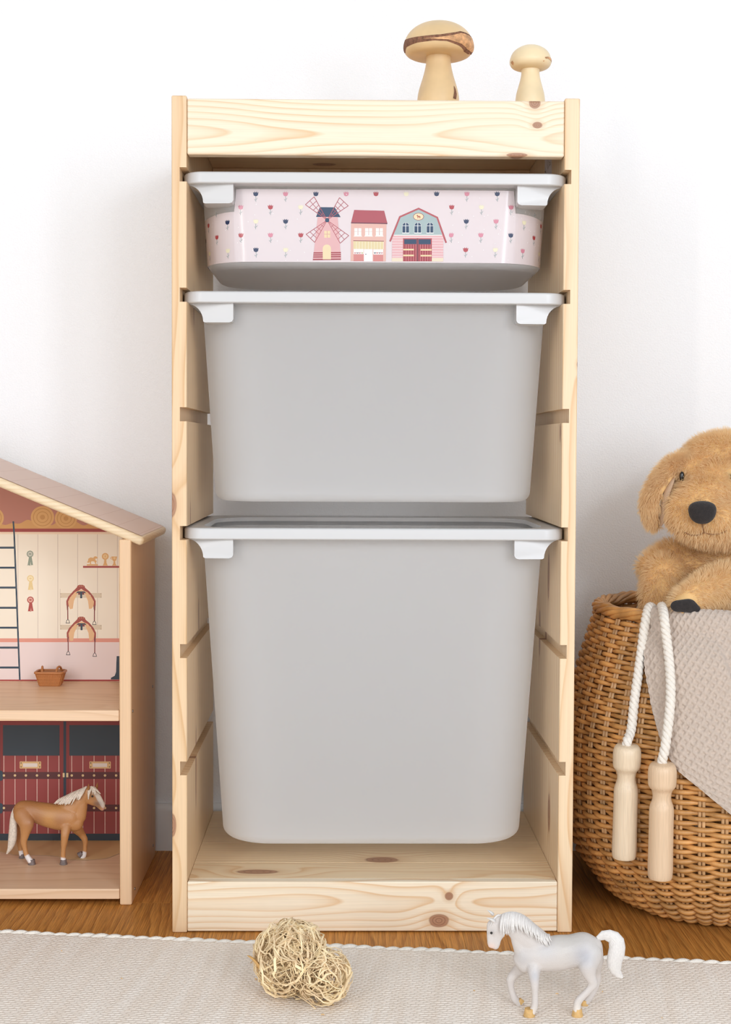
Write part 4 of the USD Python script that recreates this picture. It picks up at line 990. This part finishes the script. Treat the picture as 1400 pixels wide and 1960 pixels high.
for i in range(NS):                       # upright stakes, in pairs
    a = (i + .0) / NS * 2 * np.pi; pr_ = []
    for d in (-.0021, .0021):
        pts = []
        for q in np.linspace(.0, SL_ - .002, 22):
            r, z = prof(q); pts.append([BX + r * math.cos(a) - d * math.sin(a), BY + r * math.sin(a) + d * math.cos(a), max(z, .0026)])
        pr_.append(tube(pts, .00185, 6))
    obj('stake_pair', join(pr_), M['stake'], basket, smooth=60)
nb = 6                                    # rolled border: strands wound round the rim
for s in range(nb):
    t = np.linspace(0, 2 * np.pi, 400, endpoint=False); w = 2 * np.pi * s / nb + t * 6
    rim_r = .0054 + .0010 * np.sin(t * 23 + s); p = np.stack([BX + (.1390 + rim_r * np.cos(w)) * np.cos(t), BY + (.1390 + rim_r * np.cos(w)) * np.sin(t), .3452 + .85 * rim_r * np.sin(w)], 1)
    obj('border_strand', tube(p, .0033, 6, closed=True), M['wicker'], basket, smooth=60)
br = [lathe([(.0005, .0012), (.099, .0012), (.1005, .003), (.099, .0052), (.0005, .0052)], 64, (BX, BY, 0))]
obj('base', br[0], M['wicker'], basket, smooth=40)

def ysurf(x, z, off=0.0):
    R = R_at(z) + off; return BY - np.sqrt(np.maximum(R * R - (x - BX) ** 2, 1e-6))
def onb(px, py, off):
    Y = BY - .17
    for _ in range(12):
        p = at(px, py, Y=Y); Y = .5 * Y + .5 * float(ysurf(p[0], min(max(p[2], .004), .34), off))
    return at(px, py, Y=Y)

# ------------------------------------------------------------------ plush dog sitting in the basket
def D(px, py, y): return at(px, py, Y=y)
PXM = .000612                             # metres per photo pixel at the dog's depth
dog_y = .128
def J(px, py, rpx, y, w=.9): return (D(px, py, y), rpx * PXM, w)
head = [
    [J(1378, 918, 88, .140)], [J(1370, 895, 64, .135), J(1392, 890, 60, .14)], [J(1330, 925, 50, .118), J(1420, 925, 52, .13)],
    [J(1320, 985, 43, .080), J(1362, 992, 47, .076)], [J(1340, 968, 40, .072), J(1375, 940, 62, .11)], [J(1338, 1006, 36, .078), J(1400, 990, 56, .10)],
    [J(1330, 960, 46, .10), J(1425, 980, 50, .12)],
]
torso = [
    [J(1385, 1040, 60, .150), J(1375, 1100, 88, .150), J(1375, 1180, 98, .145), J(1375, 1300, 92, .14)],
    [J(1292, 1090, 42, .135), J(1330, 1085, 50, .14)],
    [J(1275, 1100, 40, .120), J(1268, 1150, 40, .105), J(1268, 1215, 38, .095), J(1275, 1280, 36, .09)],
    [J(1247, 1085, 26, .138), J(1290, 1070, 36, .14)],
    [J(1475, 1090, 40, .125), J(1485, 1160, 40, .105), J(1485, 1230, 36, .10)],
    [J(1440, 1135, 50, .115), J(1395, 1128, 47, .070), J(1335, 1147, 34, .024), J(1312, 1158, 26, .012)],
    [J(1440, 1160, 50, .12), J(1420, 1200, 44, .10)],
]
dog = thing('plush_dog', 'golden plush puppy with dark nose and floppy ears sitting in the wicker basket', 'plush toy', (.39, dog_y, .05))
dm = body_mesh(head + torso, .004, 14)
v = dm.vertices.copy()
nz = meshkit.fbm(v * 38, 3, 5)[:, None] - .5
v += np.array(dm.vertex_normals) * nz * .006
dm.vertices = v
obj('body', dm, M['plush'], dog, smooth=True)
def ear_mesh(pts, rad, flat, up):
    p = resample(pts, 16); r = np.interp(np.linspace(0, 1, 16), np.linspace(0, 1, len(rad)), rad)
    return tube(p[:, :3], r, 14, flat=flat, up=up)
earL = ear_mesh([D(1320, 876, .122), D(1292, 890, .112), D(1264, 922, .103), D(1247, 958, .098), D(1247, 988, .100), D(1254, 1012, .106)], np.array([9, 18, 19, 18, 17, 8]) * PXM, .45, (-.55, -.75, .3))
earR = ear_mesh([D(1440, 872, .135), D(1468, 893, .128), D(1490, 925, .12), D(1504, 960, .116), D(1504, 990, .118), D(1498, 1014, .12)], np.array([9, 18, 19, 18, 17, 8]) * PXM, .45, (.55, -.75, .3))
eL = obj('ear', earL, M['plush'], dog, smooth=60); obj('ear', earR, M['plush'], dog, smooth=60)
lin = tube(resample([D(1292, 912, .100), D(1284, 928, .0955), D(1274, 955, .0915), D(1269, 985, .093), D(1266, 1006, .097)], 14)[:, :3], np.interp(np.linspace(0, 1, 14), [0, .2, .5, .85, 1], np.array([3, 9, 10, 8, 3]) * PXM), 10, flat=.5, up=(-.9, -.35, .1))
obj('ear_lining', lin, M['lining'], dog, smooth=60, label='smooth beige inside of the ear')
nt = trimesh.creation.icosphere(4); nv = nt.vertices.copy()
nv = np.sign(nv) * np.abs(nv) ** .86; nv[:, 0] *= 1 + .16 * nv[:, 2]
nt.vertices = nv * np.array([25.5, 15, 21.5]) * PXM * .98 + D(1345, 981, .0435)
obj('nose', nt, M['black'], dog, smooth=True)
for x, y, yy in ((1306, 912, .0), (1404, 912, .0)):
    # the eye lies on the head's surface there
    o = EYE; d = D(x, y, .1) - EYE; d /= np.linalg.norm(d)
    loc, _, _ = dm.ray.intersects_location([o], [d])
    p = loc[np.argmin(np.linalg.norm(loc - o, axis=1))] - d * .0062 if len(loc) else D(x, y, .09)
    e = _ico[2].copy(); e.apply_scale([4.6 * PXM, 3.5 * PXM, 9.5 * PXM]); e.apply_translation(p); obj('eye', e, M['eye'], dog, smooth=True)
pads = m3.Manifold.hull_points(np.vstack([_ico[2].vertices * np.array([r, .5 * r, r * .8]) * PXM + D(x, y, -.0020) for x, y, r in ((1298, 1160, 13), (1318, 1159, 15), (1332, 1166, 9))]).astype(np.float32))
obj('paw_pad', pads, M['black'], dog, smooth=60, label='dark paw sole')
def on_dog(x, y):
    d = D(x, y, .1) - EYE; d /= np.linalg.norm(d); loc, _, _ = dm.ray.intersects_location([EYE], [d])
    if not len(loc): return D(x, y, .06)
    return loc[np.argmin(np.linalg.norm(loc - EYE, axis=1))] - d * .0046
for pts in (((1345, 1000), (1346, 1010), (1349, 1019)), ((1349, 1019), (1337, 1024), (1323, 1024), (1311, 1018)), ((1349, 1019), (1364, 1023), (1380, 1021), (1393, 1015))):
    obj('mouth_seam', tube(resample([on_dog(*q) for q in pts], 12)[:, :3], .0008, 6), M['seam'], dog, smooth=60, label='brown stitched mouth line')
def fur(name, mesh, n, length, width, seed, parent, skip=()):
    g = np.random.default_rng(seed); v, f, _ = meshkit.arrays(mesh); tm = trimesh.Trimesh(v, f, process=True)
    P, fi = trimesh.sample.sample_surface(tm, n, seed=seed); P = np.asarray(P); Nn = tm.face_normals[fi]
    keep = np.ones(n, bool)
    for c, r in skip: keep &= np.linalg.norm(P - c, axis=1) > r
    P, Nn = P[keep], Nn[keep]; n = len(P)
    comb = np.stack([meshkit.fbm(P * 30 + s, 2, s) - .5 for s in (1, 2, 3)], 1) * 1.5 + np.array([0, 0, -.55])
    comb -= Nn * (comb * Nn).sum(1)[:, None]
    L = length * g.uniform(.6, 1.25, (n, 1)) * (.8 + .5 * meshkit.fbm(P * 45, 2, 9)[:, None])
    dirn = Nn * 1.0 + comb * .9 + g.normal(size=(n, 3)) * .22; dirn /= np.linalg.norm(dirn, axis=1, keepdims=True)
    d2 = dirn + comb * .9 + g.normal(size=(n, 3)) * .2; d2 /= np.linalg.norm(d2, axis=1, keepdims=True)
    pts = np.stack([P - Nn * .0006, P + dirn * L * .5, P + dirn * L * .5 + d2 * L * .5], 1)
    off = np.linalg.inv(world_of(parent))[:3, 3]
    path = numbered(str(parent.GetPath()) + '/' + name); c = UsdGeom.BasisCurves.Define(stage, path)
    c.CreateTypeAttr('linear'); c.CreateCurveVertexCountsAttr(Vt.IntArray.FromNumpy(np.full(n, 3, np.int32)))
    c.CreatePointsAttr(Vt.Vec3fArray.FromNumpy((pts + off).reshape(-1, 3).astype(np.float32)))
    c.CreateWidthsAttr(Vt.FloatArray.FromNumpy(np.tile(np.array([width, width * .85, width * .25], np.float32), n))); c.SetWidthsInterpolation('vertex')
    UsdShade.MaterialBindingAPI.Apply(c.GetPrim()).Bind(M['fur']); return tag(c.GetPrim(), kind='stuff')
nosec = np.mean(nt.vertices, 0)
fur('fur', dm, 90000, .0085, .00042, 1, dog, [(nosec, .0150), (D(1306, 912, .085), .0105), (D(1404, 912, .085), .0105)] + [(D(1314, 1160, .0), .014)])
fur('ear_fur', earL, 9000, .0075, .00042, 2, dog, [(D(1288, 922, .100), .007), (D(1279, 940, .096), .0085), (D(1275, 960, .093), .0085), (D(1272, 985, .094), .0085), (D(1268, 1003, .098), .006)]); fur('ear_fur', earR, 9000, .0075, .00042, 3, dog)

# ------------------------------------------------------------------ waffle blanket over the basket's rim
edgeL = [(1238, 1176), (1239, 1230), (1241, 1285), (1248, 1350), (1262, 1405), (1278, 1445), (1300, 1475), (1340, 1508), (1400, 1558), (1428, 1580)]
edgeR = [(1510, 1176), (1508, 1300), (1500, 1400), (1486, 1480), (1462, 1545), (1434, 1585)]
OFF = .0085
pl = np.array([onb(x, y, OFF) for x, y in edgeL]); prr = np.array([onb(x, y, OFF) for x, y in edgeR])
zt_, zb_ = .346, max(pl[:, 2].min(), prr[:, 2].min()) + .001
def xl(z): o = np.argsort(pl[:, 2]); return np.interp(z, pl[o, 2], pl[o, 0])
def xr(z): o = np.argsort(prr[:, 2]); return np.interp(z, prr[o, 2], prr[o, 0])
rows = []
NU = 330
def bl_point(u, zz, inside):
    """One row of the cloth: zz = height on the outside; inside > 0 = how far it has passed over the rim."""
    x = xl(min(zz, zt_)) + (xr(min(zz, zt_)) - xl(min(zz, zt_))) * u
    return x
RIM_R = .0195
outer_z = np.arange(zb_, .335, .00105)
over = np.linspace(0, 1, 46)
grid, arc = [], []
for z in outer_z:
    x = xl(z) + (xr(z) - xl(z)) * np.linspace(0, 1, NU); y = ysurf(x, z, OFF)
    grid.append(np.stack([x, y, np.full(NU, z)], 1))
ztop = outer_z[-1]; xt = np.linspace(xl(.345), xr(.345), NU)
for q in over[1:]:                        # over the border and down inside
    a = q * math.radians(205); rad = .0135
    dy = rad * (1 - math.cos(min(a, math.pi))); dz = rad * math.sin(min(a, math.pi)) * 1.55 - max(0, a - math.pi) * .05
    y0 = ysurf(xt, ztop, OFF); dirx = (xt - BX); diry = (y0 - BY); nn = np.sqrt(dirx ** 2 + diry ** 2)
    grid.append(np.stack([xt - dirx / nn * dy, y0 - diry / nn * dy, np.full(NU, ztop + dz)], 1))
G_ = np.array(grid)
b = np.r_[0, np.cumsum(np.linalg.norm(np.diff(G_[:, NU // 3], axis=0), axis=1))]
# outward directions
du = np.gradient(G_, axis=1); dv = np.gradient(G_, axis=0); nrm = np.cross(du, dv); nrm /= np.linalg.norm(nrm, axis=2, keepdims=True) + 1e-12
if (nrm[10, NU // 2] @ np.array([0, -1, 0])) < 0: nrm = -nrm
thx = np.arctan2(G_[..., 0] - BX, BY - G_[..., 1]) * .172
bb_ = b[:, None] + 0 * thx
wx = thx + .0016 * (meshkit.noise(np.stack([thx * 40, bb_ * 40, 0 * thx], -1)) - .5); wb = bb_ + .0016 * (meshkit.noise(np.stack([thx * 40, bb_ * 40, 5 + 0 * thx], -1)) - .5)
pitch = .0098; ca, sa = math.cos(.25), math.sin(.25)
ua, va = (ca * wx + sa * wb) / pitch, (-sa * wx + ca * wb) / pitch * .92
cell = np.abs(np.cos(math.pi * (ua + va))) ** .7, np.abs(np.cos(math.pi * (ua - va))) ** .7
waf = np.maximum(cell[0], cell[1]); wafd = .0036 * (waf ** 1.4 - 1) + .0006 * (meshkit.noise(np.stack([thx * 900, bb_ * 900, 0 * thx], -1)) - .5)
# soft folds: a broad one at the left edge, a lapped one near the right
lap = [at(x, y, Y=-.03) for x, y in ((1366, 1160), (1374, 1200), (1388, 1255), (1402, 1312), (1420, 1370))]; lz, lx = np.array([p[2] for p in lap])[::-1], np.array([p[0] for p in lap])[::-1]
X_, Z_ = G_[..., 0], G_[..., 2]
fold = .0065 * smoothstep(np.interp(Z_, lz, lx) - X_, -.0015, .0035) * smoothstep(Z_, lz[0], lz[0] + .05)
crease = [at(x, y, Y=-.02) for x, y in ((1262, 1176), (1262, 1260), (1268, 1330), (1285, 1420))]; cz, cx_ = np.array([p[2] for p in crease])[::-1], np.array([p[0] for p in crease])[::-1]
fold += .0025 * smoothstep(X_ - np.interp(Z_, cz, cx_), -.006, .006)
bo = b[len(outer_z) - 1]; fold *= 1 - smoothstep(bb_, bo - .035, bo + .002)
fold += .003 * meshkit.noise(np.stack([thx * 14, bb_ * 9, 2 + 0 * thx], -1))
Gt = G_ + nrm * (wafd + fold + .0012)[..., None]; Gb = G_ + nrm * (fold - .0005)[..., None]
topm = loft(Gt, closed=False); botm = loft(Gb, closed=False)
nV, nU = Gt.shape[:2]
per = [k for k in range(nU)] + [r * nU + nU - 1 for r in range(1, nV)] + [(nV - 1) * nU + k for k in range(nU - 2, -1, -1)] + [r * nU for r in range(nV - 2, 0, -1)]
o = len(topm[0]); e = []
for a, c in zip(per, per[1:] + per[:1]): e += [(a, a + o, c), (a + o, c + o, c)]
f0 = topm[1]; n0 = np.cross(topm[0][f0[:, 1]] - topm[0][f0[:, 0]], topm[0][f0[:, 2]] - topm[0][f0[:, 0]])
flip = n0[len(n0) // 4] @ np.array([0, -1, 0]) < 0
vv = np.vstack([topm[0], botm[0]]); ff = np.vstack([f0[:, ::-1] if flip else f0, (botm[1] if flip else botm[1][:, ::-1]) + o, np.array(e)[:, ::-1] if flip else np.array(e)])
tag(obj('waffle_blanket', (vv, ff), M['waffle'], smooth=70), 'beige waffle-weave blanket draped over the front of the wicker basket', 'blanket')

# ------------------------------------------------------------------ skipping rope hanging over the rim
rope = thing('skipping_rope', 'white cotton skipping rope with two turned wooden handles hanging down the basket', 'skipping rope', onb(1210, 1540, .02))
def twisted(path, R=.0052, pitchl=.0185):
    L = np.sum(np.linalg.norm(np.diff(path, axis=0), axis=1)); n = int(L / .0011); p = resample(path, n)[:, :3]
    t, a, b_ = frames(p); s = np.linspace(0, L, n); out = []
    for k in range(3):
        w = -2 * np.pi * s / pitchl + 2 * np.pi * k / 3
        out.append(tube(p + .0026 * (np.cos(w)[:, None] * a + np.sin(w)[:, None] * b_), .0030, 7))
    return join(out)
def handle(px, py, pbx, pby, off, prof_px, mt):
    a, c = onb(px, py, off), onb(pbx, pby, off)
    if c[1] > a[1] + .006: c = at(pbx, pby, Y=a[1] + .006)
    L = np.linalg.norm(c - a); ax = (c - a) / L
    pr = np.array(prof_px, float); pr = resample(np.c_[pr, np.zeros(len(pr))], 60)[:, :2]
    pr[:, 1] *= L / 1.0
    v, f = lathe([(max(r, 1e-4), z) for r, z in pr], 40)
    R = trimesh.geometry.align_vectors([0, 0, 1], ax)[:3, :3]
    v = v @ R.T + a
    tr = trimesh.Trimesh(v, f, process=False)
    if tr.volume < 0: f = f[:, ::-1]
    obj('handle', (v, f), mt, rope, smooth=60); return a
HP = [(.0001, .0), (.0085, .001), (.0128, .018), (.0149, .060), (.0152, .12), (.0150, .17), (.0142, .205), (.0119, .228), (.0112, .234), (.0104, .255), (.0098, .29), (.0104, .325), (.0120, .36), (.0130, .40), (.0131, .50), (.0132, .65), (.0133, .80), (.0134, .93), (.0131, .975), (.0112, .995), (.006, .9995), (.0001, 1.0)]
h1 = handle(1201.5, 1424, 1195, 1643, .0225, HP, M['beech'])
h2 = handle(1269, 1459, 1264, 1682, .0235, HP, M['beech_pink'])
def rope_path(pts, hd):
    P_ = [at(x, y, Y=Y) for x, y, Y in pts if Y is not None]
    return np.array(P_ + [hd + (0, -.0, .004), hd + (0, 0, -.006)])
def yb(px, py, off): return float(onb(px, py, off)[1])
p1 = [(1268, 1195, .075), (1256, 1172, .060), (1243, 1163, .036)] + [(x, y, yb(x, y, .0135)) for x, y in ((1236, 1190), (1231, 1225), (1223, 1285), (1214, 1350), (1208, 1400))]
p2 = [(1262, 1195, .066), (1264, 1172, .052), (1268, 1161, .026)] + [(x, y, yb(x, y, .0255)) for x, y in ((1272, 1185), (1277, 1225), (1283, 1285), (1284, 1340), (1278, 1400), (1272, 1440))]
obj('cord', twisted(rope_path(p1, h1)), M['rope'], rope, smooth=60)
obj('cord', twisted(rope_path(p2, h2)), M['rope'], rope, smooth=60)
